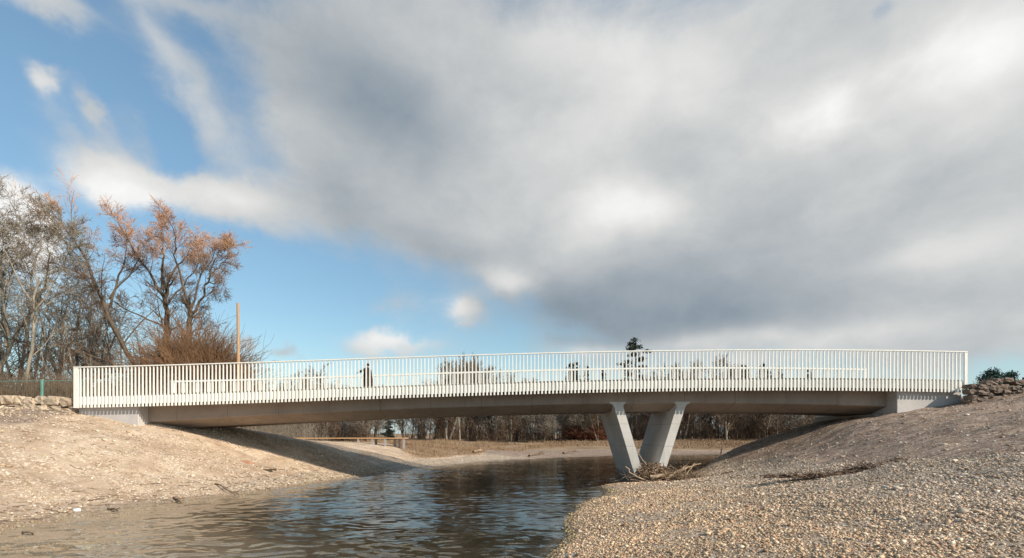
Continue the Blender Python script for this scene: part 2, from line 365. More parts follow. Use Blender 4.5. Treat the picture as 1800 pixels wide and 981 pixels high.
class MB:
    """collects boxes, prisms and tubes into one mesh"""
    def __init__(s): s.v = []; s.f = []
    def add(s, vs, fs):
        k = len(s.v); s.v += [tuple(map(float, q)) for q in vs]; s.f += [tuple(k + i for i in f) for f in fs]
    def hexa(s, p):   # 8 corners: bottom 0-3, top 4-7
        s.add(p, [(3, 2, 1, 0), (4, 5, 6, 7), (0, 1, 5, 4), (1, 2, 6, 5), (2, 3, 7, 6), (3, 0, 4, 7)])
    def box(s, x0, x1, y0, y1, z0, z1):
        s.hexa([(x0, y0, z0), (x1, y0, z0), (x1, y1, z0), (x0, y1, z0), (x0, y0, z1), (x1, y0, z1), (x1, y1, z1), (x0, y1, z1)])
    def loft(s, rings, cap=True):
        n = len(rings[0]); k = len(s.v)
        for r in rings: s.v += [tuple(map(float, q)) for q in r]
        for i in range(len(rings) - 1):
            for j in range(n):
                a = k + i * n + j; b2 = k + i * n + (j + 1) % n
                s.f.append((a, b2, b2 + n, a + n))
        if cap:
            s.f.append(tuple(k + j for j in reversed(range(n)))); s.f.append(tuple(k + (len(rings) - 1) * n + j for j in range(n)))
    def tube(s, pts, rad, sides=6):
        pts = [Vector(p) for p in pts]; rings = []
        for i, p in enumerate(pts):
            t = (pts[min(i + 1, len(pts) - 1)] - pts[max(i - 1, 0)]).normalized()
            u = t.orthogonal().normalized() if abs(t.z) > .9 else t.cross(Vector((0, 0, 1))).normalized()
            w = t.cross(u); r = rad[i] if isinstance(rad, (list, tuple)) else rad
            rings.append([p + u * math.cos(2 * math.pi * j / sides) * r + w * math.sin(2 * math.pi * j / sides) * r for j in range(sides)])
        s.loft(rings)
    def build(s, name, mat, parent=None, smooth=False, bevel=0):
        me = bpy.data.meshes.new(name); me.from_pydata(s.v, [], s.f)
        bm = bmesh.new(); bm.from_mesh(me); bmesh.ops.recalc_face_normals(bm, faces=bm.faces)
        if bevel: bmesh.ops.bevel(bm, geom=[e for e in bm.edges if e.is_manifold and e.calc_face_angle(0) > .5], offset=bevel, segments=1, affect='EDGES', clamp_overlap=True)
        bm.to_mesh(me); bm.free()
        return link(name, me, mat, parent, smooth)
def P(px, py, Y): return Vector(((px - CX) * Y / FPX, Y, EYE + (HZ - py) * Y / FPX))
def X_(px, Y): return (px - CX) * Y / FPX
def tubes_np(polys, sides=3):
    """polys: list of (pts (n,3), radii (n,)); grouped by n"""
    by = {}
    for p, r in polys: by.setdefault(len(p), []).append((p, r))
    V, Q = [], []; k = 0
    ang = np.arange(sides) * 2 * np.pi / sides
    for n, lst in by.items():
        A = np.array([l[0] for l in lst]); Rr = np.array([l[1] for l in lst]); N = len(lst)
        tg = np.empty_like(A); tg[:, 1:-1] = A[:, 2:] - A[:, :-2]; tg[:, 0] = A[:, 1] - A[:, 0]; tg[:, -1] = A[:, -1] - A[:, -2]
        tg /= np.linalg.norm(tg, axis=2, keepdims=True) + 1e-9
        ref = np.zeros_like(tg); ref[..., 0] = .31; ref[..., 1] = .83; ref[..., 2] = .11
        u = np.cross(tg, ref); u /= np.linalg.norm(u, axis=2, keepdims=True) + 1e-9
        w = np.cross(tg, u)
        ring = A[:, :, None, :] + Rr[:, :, None, None] * (u[:, :, None, :] * np.cos(ang)[None, None, :, None] + w[:, :, None, :] * np.sin(ang)[None, None, :, None])
        V.append(ring.reshape(-1, 3))
        idx = k + np.arange(N * n * sides).reshape(N, n, sides)
        a = idx[:, :-1, :]; b2 = np.roll(idx, -1, axis=2)[:, :-1, :]; c = np.roll(idx, -1, axis=2)[:, 1:, :]; d = idx[:, 1:, :]
        Q.append(np.stack([a, b2, c, d], -1).reshape(-1, 4)); k += N * n * sides
    return np.concatenate(V), np.concatenate(Q)
rs = np.random.RandomState(7)
def vnoise(x, y, seed=0):
    """smooth lattice noise in -1..1"""
    xi = np.floor(x).astype(np.int64); yi = np.floor(y).astype(np.int64); fx = x - xi; fy = y - yi
    def h(a, b2):
        n = (a * 374761393 + b2 * 668265263 + seed * 974711) & 0x7fffffff
        n = ((n ^ (n >> 13)) * 1274126177) & 0x7fffffff
        return ((n ^ (n >> 16)) & 0xffff) / 32767.5 - 1
    sx = fx * fx * (3 - 2 * fx); sy = fy * fy * (3 - 2 * fy)
    a = h(xi, yi) * (1 - sx) + h(xi + 1, yi) * sx; b2 = h(xi, yi + 1) * (1 - sx) + h(xi + 1, yi + 1) * sx
    return a * (1 - sy) + b2 * sy

# ------------------------------------------------------------------ terrain
def col_pts(px, lst): return [((px - CX) / FPX * y, y, z) for y, z in lst]
CP = []
LW = [(-15.5, -4), (-15.4, 6), (-15, 14.2), (-14.9, 16.6), (-14.1, 19.3), (-12.3, 23.1), (-11.2, 27), (-10.5, 29.75), (-9.06, 35), (-6.75, 41), (-2.9, 48.6), (2.5, 54), (10, 59), (22, 63), (36, 65), (52, 66)]
RW = [(.1, -4), (.3, 4), (.77, 10.9), (1.55, 14.6), (1.95, 16.6), (2.5, 18.6), (4.6, 25.2), (5.2, 26.4), (7.4, 27.4), (10.4, 29.75), (13, 34), (17, 41), (24, 47), (36, 51), (52, 53)]
CP += [(x, y, 0) for x, y in LW + RW]
CP += [(-13, 27, .5), (-16, 27, 1.55), (-20.2, 27, 2.95), (-21.1, 27, 3.12), (-24.3, 27, 3.85), (-27, 27, 4.15), (-32, 27, 4.45), (-45, 27, 4.6),
       (-15.6, 20, .22), (-18, 20, .85), (-21, 20, 1.8), (-26, 20, 3.0), (-35, 20, 4.1), (-16.5, 14, .15), (-20, 14, .8), (-26, 14, 2.0), (-35, 14, 3.6),
       (-18, 6, .35), (-30, 6, 2.3), (-13, 33, 1.3), (-17, 33, 2.6), (-20, 33, 3.35), (-24, 33, 4.2), (-30, 33, 4.6),
       (-8.5, 42, .45), (-12, 42, 1.35), (-16, 42, 2.1), (-22, 42, 2.35), (-29, 42, 3.6), (-37, 42, 4.6), (-5, 50, .45), (-10, 50, 1.3), (-16, 50, 1.85), (-24, 50, 2.1), (-38, 50, 4.2),
       (-1, 60, .7), (-12, 60, 1.4), (-26, 60, 1.8), (-45, 60, 4)]
CP += [(x, 72, .40) for x in (-2, 10, 25, 40, 55)] + [(x, 80, 1.15) for x in (-45, -25, -8, 10, 25, 42, 60)] + [(x, 100, 1.4) for x in (-60, -30, 0, 30, 60)] + [(x, 125, 1.5) for x in (-60, 0, 60)]
CP += [(-12.5, 12, -.05), (-9, 12, -.12), (-12, 16, -.06), (-5.5, 13, -.36), (-2, 14, -.8), (-10, 20, -.5), (-4, 20, -1.1), (0, 20, -.6), (-6, 27, -1.1), (0, 27, -1.2), (3, 27, -.5), (8.5, 31, -.7), (5, 34, -1.1),
       (0, 36, -1.2), (-5, 34, -.8), (8, 42, -1.1), (2, 45, -.9), (15, 50, -.9), (26, 55, -.7), (-3, 42, -.5), (36, 58, -.6), (-9, 5, -.5), (-4, 3, -.8), (-7, -4, -.8), (50, 60, -.6)]
CP += [(0, 10.9, -.45), (.8, 14.6, -.45), (1.6, 18.6, -.45), (-2.0, 16, -.9), (3.8, 25.2, -.4)]
CP += col_pts(1500, [(8, 1.0), (12, 1.15), (16, 1.4), (20, 1.8), (23, 2.35), (26, 3.2)])
CP += col_pts(1800, [(6.2, 1.2), (10, 1.6), (14, 2.3), (18, 3.1), (22, 4.0), (26, 4.95)])
CP += col_pts(1200, [(10, .55), (15, .6), (20, .5), (25, .32)])
CP += col_pts(1350, [(8, .8), (14, .95), (20, 1.0), (25, 1.25), (30, 2.0), (33, 2.55)])
CP += [(21.5, 27, 3.8), (25.1, 27, 4.45), (21.3, 33, 3.75), (17.3, 27, 2.55), (14, 33, 1.15), (27.5, 27.5, 5.0), (32, 30, 5.3), (40, 40, 5.2), (30, 38, 4.6), (25, 40, 3.2), (35, 20, 5.1), (45, 25, 5.8),
       (22, 6, 2.8), (30, 10, 3.9), (12, 2, 1.2), (4, 3, .7), (45, 46, 2.4), (60, 42, 4), (8, -4, 1.2), (25, -4, 2.4)]
CP = np.array(CP, float)
def tps_fit(P3, reg=.02):
    n = len(P3); xy = P3[:, :2]
    d = np.linalg.norm(xy[:, None] - xy[None], axis=2)
    K = np.where(d > 0, d * d * np.log(d + 1e-12), 0) + reg * np.eye(n) * 10
    A = np.zeros((n + 3, n + 3)); A[:n, :n] = K; A[:n, n] = 1; A[:n, n + 1:] = xy; A[n, :n] = 1; A[n + 1:, :n] = xy.T
    return np.linalg.solve(A, np.concatenate([P3[:, 2], np.zeros(3)]))
W_ = tps_fit(CP)
def base_h(x, y):
    x = np.asarray(x, float); y = np.asarray(y, float); sh = x.shape; x = x.ravel(); y = y.ravel(); out = np.zeros_like(x)
    for i in range(0, len(x), 20000):
        xx = np.clip(x[i:i + 20000], -60, 64); yy = np.clip(y[i:i + 20000], -5, 130)
        d2 = (xx[:, None] - CP[None, :, 0]) ** 2 + (yy[:, None] - CP[None, :, 1]) ** 2
        out[i:i + 20000] = (np.where(d2 > 0, .5 * d2 * np.log(d2 + 1e-12), 0) @ W_[:len(CP)]) + W_[-3] + W_[-2] * xx + W_[-1] * yy
    far = np.clip(np.maximum(np.maximum((np.abs(x) - 55) / 60, (y - 115) / 60), (-4 - y) / 60), 0, 1)
    far = far * far * (3 - 2 * far)
    return (out * (1 - far) + 1.5 * far).reshape(sh)
def height(x, y):
    x = np.asarray(x, float); y = np.asarray(y, float)
    h = base_h(x, y)
    up = np.clip((h + .1) / .8, 0.12, 1)
    slope_r = np.clip((x - 10) / 8, 0, 1) * np.clip((h - .9) / 1.2, 0, 1)
    h = h + up * (.10 * vnoise(x / 3.1, y / 3.1, 1) + .05 * vnoise(x / 1.1, y / 1.1, 2) + .022 * vnoise(x / .45, y / .45, 3) + .012 * vnoise(x / .22, y / .22, 4))
    left_s = np.clip((-9 - x) / 4, 0, 1) * np.clip((h - .5) / 1.0, 0, 1) * np.clip((44 - y) / 5, 0, 1)
    h = h + left_s * (.075 * vnoise(x / 2.6 + y * .1, y / .8 + x * .1, 15) + .04 * vnoise(x / 1.2, y / .35, 16))
    h = h + slope_r * (.07 * vnoise(x / 1.6 + y * .2, y / .55 - x * .15, 5) + .035 * vnoise(x / .7, y / .25, 6))
    h = h + np.clip((y - 68) / 8, 0, 1) * np.clip((140 - y) / 20, 0, 1) * (.28 * vnoise(x / 9, y / 5, 8) + .1 * vnoise(x / 2.5, y / 2.5, 9))
    return h
def hz(x, y): return float(height(np.array([x]), np.array([y]))[0])
def axis(lo, hi, d, reach, n):
    core = np.arange(lo, hi + d / 2, d); t = np.linspace(0, 1, n + 1)[1:]
    g = d * n * t + (reach - d * n) * t ** 3.2
    return np.concatenate([(lo - g)[::-1], core, hi + g])
gx = axis(-34, 34, .19, 2500, 60); gy = np.concatenate([axis(4, 40, .17, 44, 0)[:], 40 + (lambda t: .17 * 120 * t + (3500 - .17 * 120) * t ** 5)(np.linspace(0, 1, 121)[1:])])
gy = np.concatenate([4 - (lambda t: 2 * t + 600 * t ** 4)(np.linspace(0, 1, 31)[1:])[::-1], gy])
GX, GY = np.meshgrid(gx, gy); GZ = height(GX, GY)
nx, ny = len(gx), len(gy)
idx = np.arange(nx * ny).reshape(ny, nx)
quads = np.stack([idx[:-1, :-1], idx[:-1, 1:], idx[1:, 1:], idx[1:, :-1]], -1).reshape(-1, 4)
me = mesh_np('ground', np.stack([GX, GY, GZ], -1).reshape(-1, 3), quads)
def sm(v, a, b2): t = np.clip((v - a) / (b2 - a), 0, 1); return t * t * (3 - 2 * t)
def zones(x, y, z):
    right = sm(x, -4, -2.5) * sm(y, 62, 58)
    soil = right * sm(z + .25 * vnoise(x / 2, y / 2, 31) - .035 * (x - 12) - .075 * np.clip(22 - y, -3, 20), 1.15, 1.75)
    gravel = right * (1 - soil)
    gravel = np.maximum(gravel, (1 - right) * sm(z, .75, .2) * sm(y, 20, 25) * sm(y, 60, 50) * .9)
    grass = sm(y + 3 * vnoise(x / 7, y / 7, 33), 69.5, 73)
    grass = np.maximum(grass, (1 - right) * sm(y + .9 * x + 6 * vnoise(x / 5, y / 5, 34), 37, 41.5) * sm(z, .30, .75))
    soil = np.maximum(soil, sm(y, 50, 58) * .85)
    soil = np.maximum(soil, (1 - right) * sm(x + .8 * vnoise(x, y, 35), -23.5, -25) * sm(z + .3 * vnoise(x / .8, y / .8, 36), 3.05, 3.35) * sm(z, 4.35, 4.1) * .8)
    return gravel * (1 - grass), soil * (1 - grass), grass
zr, zg, zb = zones(GX.ravel(), GY.ravel(), GZ.ravel())
at = me.color_attributes.new('zone', 'FLOAT_COLOR', 'POINT')
at.data.foreach_set('color', np.stack([zr, zg, zb, np.ones_like(zr)], -1).astype(np.float32).ravel())
tag(link('ground', me, M['ground'], smooth=True), kind='structure')
# river: a closed body of water
wx = np.concatenate([np.linspace(-40, -17, 40)[:-1], np.arange(-17, 12, .07), np.linspace(12, 90, 260)])
t_ = np.linspace(0, 1, 900); wy = np.concatenate([np.linspace(-30, 8, 30)[:-1], 8 + 57 * (.42 * t_ + .58 * t_ ** 2), np.linspace(65, 85, 40)[1:]])
WX, WY = np.meshgrid(wx, wy)
def ripple(x, y):
    """wind ripples and the drag of the current"""
    g = .55 + .45 * vnoise(x / 7, y / 9, 90) + .25 * vnoise(x / 2.3, y / 3, 91); g = 1.2 * np.clip(g, .28, 1.2)
    wxp = x + .35 * vnoise(x / 1.7, y / 1.7, 92); wyp = y + .30 * vnoise(x / 1.3, y / 1.3, 93)
    def rot(a): c, q = math.cos(R(a)), math.sin(R(a)); return wxp * c + wyp * q, -wxp * q + wyp * c
    h = 0
    for a, lx, ly, amp, sd in ((-20, 2.6, .95, .013, 94), (12, 1.4, .55, .0105, 95), (-8, .75, .28, .0085, 96), (24, .5, .23, .0105, 97), (-35, .3, .16, .0075, 98)):
        u, v = rot(a); h = h + amp * vnoise(u / lx, v / ly, sd)
    return h * g
WZ = ripple(WX, WY)
wn, wm = len(wx), len(wy); wi = np.arange(wn * wm).reshape(wm, wn)
wv_ = np.stack([WX, WY, WZ], -1).reshape(-1, 3)
wq = np.stack([wi[:-1, :-1], wi[:-1, 1:], wi[1:, 1:], wi[1:, :-1]], -1).reshape(-1, 4)
ring = np.concatenate([wi[0, :], wi[1:, -1], wi[-1, -2::-1], wi[-2:0:-1, 0]]); low = wv_[ring].copy(); low[:, 2] = -4; nr = len(ring); lo_i = len(wv_) + np.arange(nr)
side = np.stack([ring, lo_i, np.roll(lo_i, -1), np.roll(ring, -1)], -1)
cx_ = np.array([[-40., -30, -4], [90, -30, -4], [90, 85, -4], [-40, 85, -4]])
me = mesh_np('river_water', np.concatenate([wv_, low]), np.concatenate([wq, side]))
bm = bmesh.new(); bm.from_mesh(me); bm.verts.ensure_lookup_table(); bm.faces.new([bm.verts[k] for k in lo_i[::-1]]); bm.to_mesh(me); bm.free()
tag(link('river_water', me, M['water'], smooth=True), kind='structure')

# ------------------------------------------------------------------ the bridge
YB = 27.0                                            # plane of the near slats
tp = [(130, 645), (320, 640), (400, 637.6), (500, 634.8), (640, 630), (800, 624.6), (1000, 618.7), (1250, 614.4), (1450, 614.9), (1700, 617.7)]
tx = np.array([X_(p, YB) for p, _ in tp]); tz = np.array([EYE + (HZ - (y + 72.3)) * YB / FPX for _, y in tp])
cb = np.polyfit(tx, tz, 4)
def B(x): return float(np.polyval(cb, x))            # foot of the slats
fp = [(260, 742), (500, 729), (640, 721.5), (800, 716.5), (900, 713.8), (1200, 709), (1450, 711.8), (1560, 715)]
cf = np.polyfit([X_(p, 28.1) for p, _ in fp], [EYE + (HZ - y) * 28.1 / FPX for _, y in fp], 3)
def F(x): return float(np.polyval(cf, x))            # foot of the girder face
XL, XR = X_(130, YB), X_(1700, YB)
XA, XZ = -21.14, 21.78
YC = 30.85                                           # centre line; far side mirrors the near side
bridge = tag(empty('footbridge', (0, YC, B(0))), 'long white slatted footbridge on a V-shaped concrete pier over the river', 'footbridge')
ga = MB(); rings = []
for x in np.linspace(XA, XZ, 90):
    t, f = B(x) + .2, F(x); s = f - .40
    rings.append([(x, 28.1, t), (x, 28.1, f + .05), (x, 28.15, f), (x, 29.35, s), (x, 32.35, s), (x, 33.55, f), (x, 33.6, f + .05), (x, 33.6, t)])
ga.loft(rings); ga.build('girder', M['beam'], bridge)
dk = MB(); rings = []
for x in np.linspace(XL + .05, XR - .05, 100):
    t = B(x)
    rings.append([(x, 27.05, t + .25), (x, 34.65, t + .25), (x, 34.65, t + .5), (x, 27.05, t + .5)])
dk.loft(rings); deck = dk.build('deck', M['kerb'], bridge)
pv = MB(); n = 100
xs = np.linspace(XL + .1, XR - .1, n)
pv.loft([[(x, 27.5, B(x) + .504), (x, 34.2, B(x) + .504), (x, 34.2, B(x) + .512), (x, 27.5, B(x) + .512)] for x in xs]); pv.build('deck_surface', M['asphalt'], deck)
for y0, y1 in ((27.16, 27.45), (34.25, 34.54)):
    kb = MB(); kb.loft([[(x, y0, B(x) + .502), (x, y1, B(x) + .502), (x, y1, B(x) + .72), (x, y0, B(x) + .72)] for x in xs]); kb.build('kerb', M['kerb'], deck)
SP = .2046
def railing(y, out, label):
    """tapered steel slats in front of a kerb plate; out = -1 towards the camera"""
    s = MB(); nbar = int((XR - XL - .3) / SP)
    for i in range(nbar):
        x = XL + .36 + i * SP
        if x > XR - .3: break
        z0, z1 = B(x), B(x) + 2.24
        w0, w1 = (.047, .023) if out < 0 else (.030, .016)
        ya, yb = y, y + .05
        s.hexa([(x - w0, ya, z0), (x + w0, ya, z0), (x + w0, yb, z0), (x - w0, yb, z0), (x - w1, ya, z1), (x + w1, ya, z1), (x + w1, yb, z1), (x - w1, yb, z1)])
    r = tag(s.build('railing', M['white'], bridge), label)
    pl = MB(); y2 = y + (.054 if out < 0 else -.034)
    ed = np.linspace(XL + .05, XR - .05, 21)
    for e0, e1 in zip(ed[:-1], ed[1:]): pl.loft([[(x, y2, B(x) + .17), (x, y2 + .03, B(x) + .17), (x, y2 + .03, B(x) + .62), (x, y2, B(x) + .62)] for x in np.linspace(e0 + .008, e1 - .008, 6)])
    pl.build('kerb_plate', M['white'], r)
    tr = MB()
    tr.loft([[(x, y - .03, B(x) + 2.243), (x, y + .08, B(x) + 2.243), (x, y + .08, B(x) + (2.30 if out < 0 else 2.36)), (x, y - .03, B(x) + (2.30 if out < 0 else 2.36))] for x in np.linspace(XL, XR, 100)])
    tr.build('top_rail', M['white'], r)
    for x, w in ((XL, .25), (XR - .16, .16)):
        e = MB(); e.box(x, x + w, y - .012, y + .062, B(x) - .0, B(x) + 2.24); e.build('end_post', M['white'], r)
railing(YB - .02, -1, 'railing of tall tapered white slats on the near side')
railing(34.67, 1, 'white slatted railing on the far side of the deck')
# abutments: wing block plus the bearing shelf running under the deck
for side, x0, x1 in ((-1, X_(138, 27.35), XA), (1, XZ, X_(1690, 27.35))):
    a = MB()
    a.box(x0, x1, 27.35, 34.4, .5, B((x0 + x1) / 2) + .12)
    ab = a.build('abutment', M['abut'], bridge, bevel=.02)
    sh = MB()
    xs0, xs1 = (x1, x1 + .55) if side < 0 else (x0 - .55, x0)
    zt = F(XA if side < 0 else XZ) - .43
    sh.box(xs0 + .003 * side, xs1 + .003 * side, 28.25, 33.9, .3, zt); sh.build('bearing_shelf', M['beam'], ab, bevel=.02)  # darker girder concrete stands in for the shadow under the deck end
    gpm = MB(); gx0 = x0 - .14 if side < 0 else x1 + .003
    gpm.box(gx0, gx0 + .137, 27.75, 34.0, 1.5, B(x0) + .1); gpm.build('expansion_joint', M['iron'], ab)
# V pier: two raking blades with flared heads
pier = empty('pier', (8.2, YC, 0)); pier.parent = bridge; pier.matrix_parent_inverse = parent_inv(bridge)
def pier_leg(tl, tr_, bl, br, zt):
    Y0, Y1 = 28.094, 33.0
    m_ = MB(); n = 8; prof_l, prof_r = [], []
    zb = -1.6
    def lx(z): return bl[0] + (tl[0] - bl[0]) * (z - bl[1]) / (tl[1] - bl[1])
    def rx(z): return br[0] + (tr_[0] - br[0]) * (z - br[1]) / (tr_[1] - br[1])
    rad = .24
    zs = [zb, -.4, .6, 1.5, 2.4, 3.2] + [zt - rad + rad * k / n for k in range(n + 1)] + [zt + .1]
    rings = []
    for z in zs:
        q = max(0., min(1., (z - (zt - rad)) / rad)); fl = rad * (1 - math.sqrt(max(0, 1 - q * q))) * .8
        zz = z if z < zt - .001 else z
        rings.append([(lx(zz) - fl, Y0, zz), (rx(zz) + fl, Y0, zz), (rx(zz) + fl, Y1, zz), (lx(zz) - fl, Y1, zz)])
    m_.loft(rings)
    return m_.build('leg', M['pier'], pier)
zz_ = lambda py: EYE + (HZ - py) * 28.1 / FPX
xx_ = lambda px: (px - CX) * 28.1 / FPX
pier_leg((xx_(1081), zz_(719)), (xx_(1097), zz_(719)), (xx_(1114.5), zz_(831)), (xx_(1130), zz_(831)), F(6.1) + .02)
pier_leg((xx_(1188), zz_(719)), (xx_(1203.5), zz_(719)), (xx_(1155.5), zz_(825)), (xx_(1170.5), zz_(825)), F(9.6) + .02)
ft = MB(); ft.box(6.7, 9.4, 28.3, 32.8, -1.9, -.9); ft.build('footing', M['pier'], pier, bevel=.05)

# ------------------------------------------------------------------ stone walls at both ends
def rough_block(mb, cx, cy, cz, sx, sy, sz, rng, rot=0):
    bm = bmesh.new(); bmesh.ops.create_cube(bm, size=1)
    bmesh.ops.subdivide_edges(bm, edges=bm.edges[:], cuts=2, use_grid_fill=True)
    ca, sa = math.cos(rot), math.sin(rot)
    for v in bm.verts:
        c = v.co; q = max(abs(c.x), abs(c.y), abs(c.z)); l = c.length
        c = c * (1 - .13 * max(0, l - .5) / .37)
        c = Vector((c.x * sx, c.y * sy, c.z * sz)) + Vector((rng.uniform(-1, 1) * sx, rng.uniform(-1, 1) * sy, rng.uniform(-1, 1) * sz)) * .085
        v.co = Vector((c.x * ca - c.y * sa + cx, c.x * sa + c.y * ca + cy, c.z + cz))
    bm.verts.ensure_lookup_table()
    mb.add([v.co[:] for v in bm.verts], [[v.index for v in f.verts] for f in bm.faces]); bm.free()
def stone_wall(pts, top, rows, rng, mat, label, size=(.95, .42), ragged=.05):
    mb = MB()
    for (x0, y0), (x1, y1) in zip(pts[:-1], pts[1:]):
        L = math.hypot(x1 - x0, y1 - y0); rot = math.atan2(y1 - y0, x1 - x0)
        for r in range(rows):
            s = rng.uniform(-.3, 0)
            while s < L:
                w = size[0] * rng.uniform(.55, 1.25); hh = size[1] * rng.uniform(.85, 1.15)
                t = min(max((s + w / 2) / L, 0), 1)
                zt = top(x0 + (x1 - x0) * t) - r * size[1] - size[1] / 2 + rng.uniform(-ragged, ragged)
                rough_block(mb, x0 + (x1 - x0) * t, y0 + (y1 - y0) * t + rng.uniform(-.05, .05) + .0 * r, zt, w * .98, .55 * rng.uniform(.85, 1.1), hh * 1.02, rng, rot + rng.uniform(-.04, .04))
                s += w
    o = mb.build('stone_wall', mat)
    return tag(o, label, 'stone wall')
rg = random.Random(5)
zl = lambda x: 4.80 + .14 * max(0, min(1, (-24.5 - x) / 3))
stone_wall([(-24.75, 27.4), (-29, 27.75), (-42, 29.0)], lambda x: 4.66 + .20 * max(0, min(1, (-24.6 - x) / 2.5)), 3, rg, M['wall_pale'], 'pale sandstone block wall under the green fence beside the left bridge end', (.85, .44), .1)
stone_wall([(25.08, 26.5), (28.5, 26.65), (40, 27.8)], lambda x: 5.50 + .34 * max(0, min(1, (x - 25.1) / 2.6)), 7, rg, M['wall_brown'], 'brown rubble wall on top of the right bank beside the bridge end', (.55, .25), .13)

# ------------------------------------------------------------------ green fence on the left wall
fence = tag(empty('wire_fence', (-27, 28.3, 4.8)), 'green wire mesh fence standing on the pale stone wall', 'fence')
def fz(x): return 4.75
pn = MB(); fy = lambda x: 28.3 + (-24.2 - x) * .08
x = -24.2
while x > -42:
    pn.tube([(x, fy(x), fz(x)), (x, fy(x), fz(x) + 1.15)], .0065, 4); x -= .115
for h in (.06, .32, .58, .85):
    pn.tube([(-24.1, fy(-24.1), fz(x) + h), (-42, fy(-42), fz(x) + h)], .006, 4)
pn.build('mesh_panel', M['wire'], fence)
tr = MB(); tr.tube([(-24.1, fy(-24.1), fz(0) + 1.16), (-42, fy(-42), fz(0) + 1.16)], .018, 6); tr.build('top_rail', M['green_metal'], fence)
for px in (73, -20, -113, 146):
    x = X_(px, 28.5)
    po = MB(); po.box(x - .06, x + .06, fy(x) - .09, fy(x) - .02, fz(x) - .1, fz(x) + 1.24); po.build('fence_post', M['green_metal'], fence, bevel=.008)

# ------------------------------------------------------------------ trees
def rnd_dir(rng, d, ang):
    """unit vector at angle ang from d, random azimuth"""
    a = np.array([.3, .8, .5]) if abs(d[2]) > .9 else np.array([0, 0, 1.])
    u = np.cross(d, a); u /= np.linalg.norm(u); w = np.cross(d, u); t = rng.uniform(0, 2 * np.pi)
    v = d * math.cos(ang) + (u * math.cos(t) + w * math.sin(t)) * math.sin(ang)
    return v / np.linalg.norm(v)
def grow(rng, p, d, L, r, lev, out, prm):
    n = prm['seg'][min(lev, len(prm['seg']) - 1)]; step = L / n
    pts = [np.array(p, float)]; rad = [r]; d = np.array(d, float)
    tip = max(prm['tip'], r * prm['taper'])
    dirs = []
    for i in range(n):
        d = d + rng.normal(0, prm['wob'][min(lev, len(prm['wob']) - 1)], 3); d[2] += prm['up'][min(lev, len(prm['up']) - 1)] * step
        d /= np.linalg.norm(d); pts.append(pts[-1] + d * step); rad.append(r + (tip - r) * (i + 1) / n); dirs.append(d.copy())
    out.append((lev, np.array(pts), np.array(rad)))
    sprout(rng, np.array(pts), np.array(rad), L, lev, out, prm)
def sprout(rng, pts, rad, L, lev, out, prm, t0=None):
    if lev >= prm['levels']: return
    k = prm['kids'][min(lev, len(prm['kids']) - 1)]; n = len(pts) - 1
    if lev == 0: k = max(3, int(k * min(1.25, L / 8)))
    lo = prm['from'][min(lev, len(prm['from']) - 1)] if t0 is None else t0
    for i in range(k):
        t = lo + (1 - lo) * (i + rng.uniform(0, 1)) / k
        f = t * n; j = min(int(f), n - 1); f -= j
        q = pts[j] * (1 - f) + pts[j + 1] * f; rr = rad[j] * (1 - f) + rad[j + 1] * f
        d = pts[j + 1] - pts[j]; d /= np.linalg.norm(d)
        nd = rnd_dir(rng, d, prm['ang'][min(lev, len(prm['ang']) - 1)] * rng.uniform(.7, 1.3))
        cl = L * prm['ratio'][min(lev, len(prm['ratio']) - 1)] * ((1.12 - .62 * t) if lev == 0 else (1.08 - .42 * t)) * rng.uniform(.6, 1.3)
        grow(rng, q, nd, max(cl, .35), max(prm['tip'] * 1.4, rr * prm['rr']), lev + 1, out, prm)
HERO = dict(seg=(9, 7, 5, 4, 3), wob=(.07, .13, .16, .2, .22), up=(.03, .07, .10, .12, .1), kids=(9, 9, 8, 5), ratio=(.5, .46, .44, .5), ang=(.65, .7, .7, .7),
            rr=.36, taper=.14, tip=.0065, levels=4)
HERO['from'] = (.25, .2, .15, .1)
def finish_tree(name, out, split, root_loc, mt, mc, sides=(7, 5, 3)):
    root = empty(name, root_loc)
    o = np.array(root_loc)
    big = [(p - o, r) for l, p, r in out if l < split]; small = [(p - o, r) for l, p, r in out if l >= split]
    v, q = tubes_np(big, sides[0]); me = mesh_np('trunk', v, q); t = bpy.data.objects.new('trunk', me); col.objects.link(t); me.materials.append(mt); t.parent = root
    me.polygons.foreach_set('use_smooth', [True] * len(me.polygons))
    if small:
        v, q = tubes_np(small, sides[2]); me = mesh_np('crown', v, q); c = bpy.data.objects.new('crown', me); col.objects.link(c); me.materials.append(mc); c.parent = root
    return root
def hero(name, seed, Y, limbs, mt, mc, label, prm=None, base=None, group=None):
    """limbs: [(pixel polyline, r0, r1, depth lean)] traced at distance Y, then branched at random"""
    rng = np.random.RandomState(seed); prm = prm or HERO; out = []
    for pl, r0, r1, lean in limbs:
        pts = np.array([list(P(px, py, Y)) for px, py in pl]); m_ = len(pts)
        pts[:, 1] += np.linspace(0, lean, m_) if base is None else np.linspace(base, base + lean, m_)
        # resample and roughen
        t = np.linspace(0, m_ - 1, m_ * 3 - 2); ii = np.minimum(t.astype(int), m_ - 2); f = (t - ii)[:, None]
        q = pts[ii] * (1 - f) + pts[ii + 1] * f
        q[1:-1] += rng.normal(0, .07, (len(q) - 2, 3)); rad = np.linspace(r0, r1, len(q))
        out.append((0, q, rad)); L = np.linalg.norm(np.diff(q, axis=0), axis=1).sum()
        sprout(rng, q, rad, L, 0, out, prm, .22)
        e = q[-1] - q[-2]; e /= np.linalg.norm(e)
        for k in range(3): grow(rng, q[-1], rnd_dir(rng, e, rng.uniform(.15, .5)), rng.uniform(1.1, 2.0), rad[-1] * .8, 1, out, prm)
    bp = P(limbs[0][0][0][0], limbs[0][0][0][1], Y)
    root = finish_tree(name, out, 2, (bp.x, bp.y, bp.z), mt, mc)
    return tag(root, label, 'tree', group)
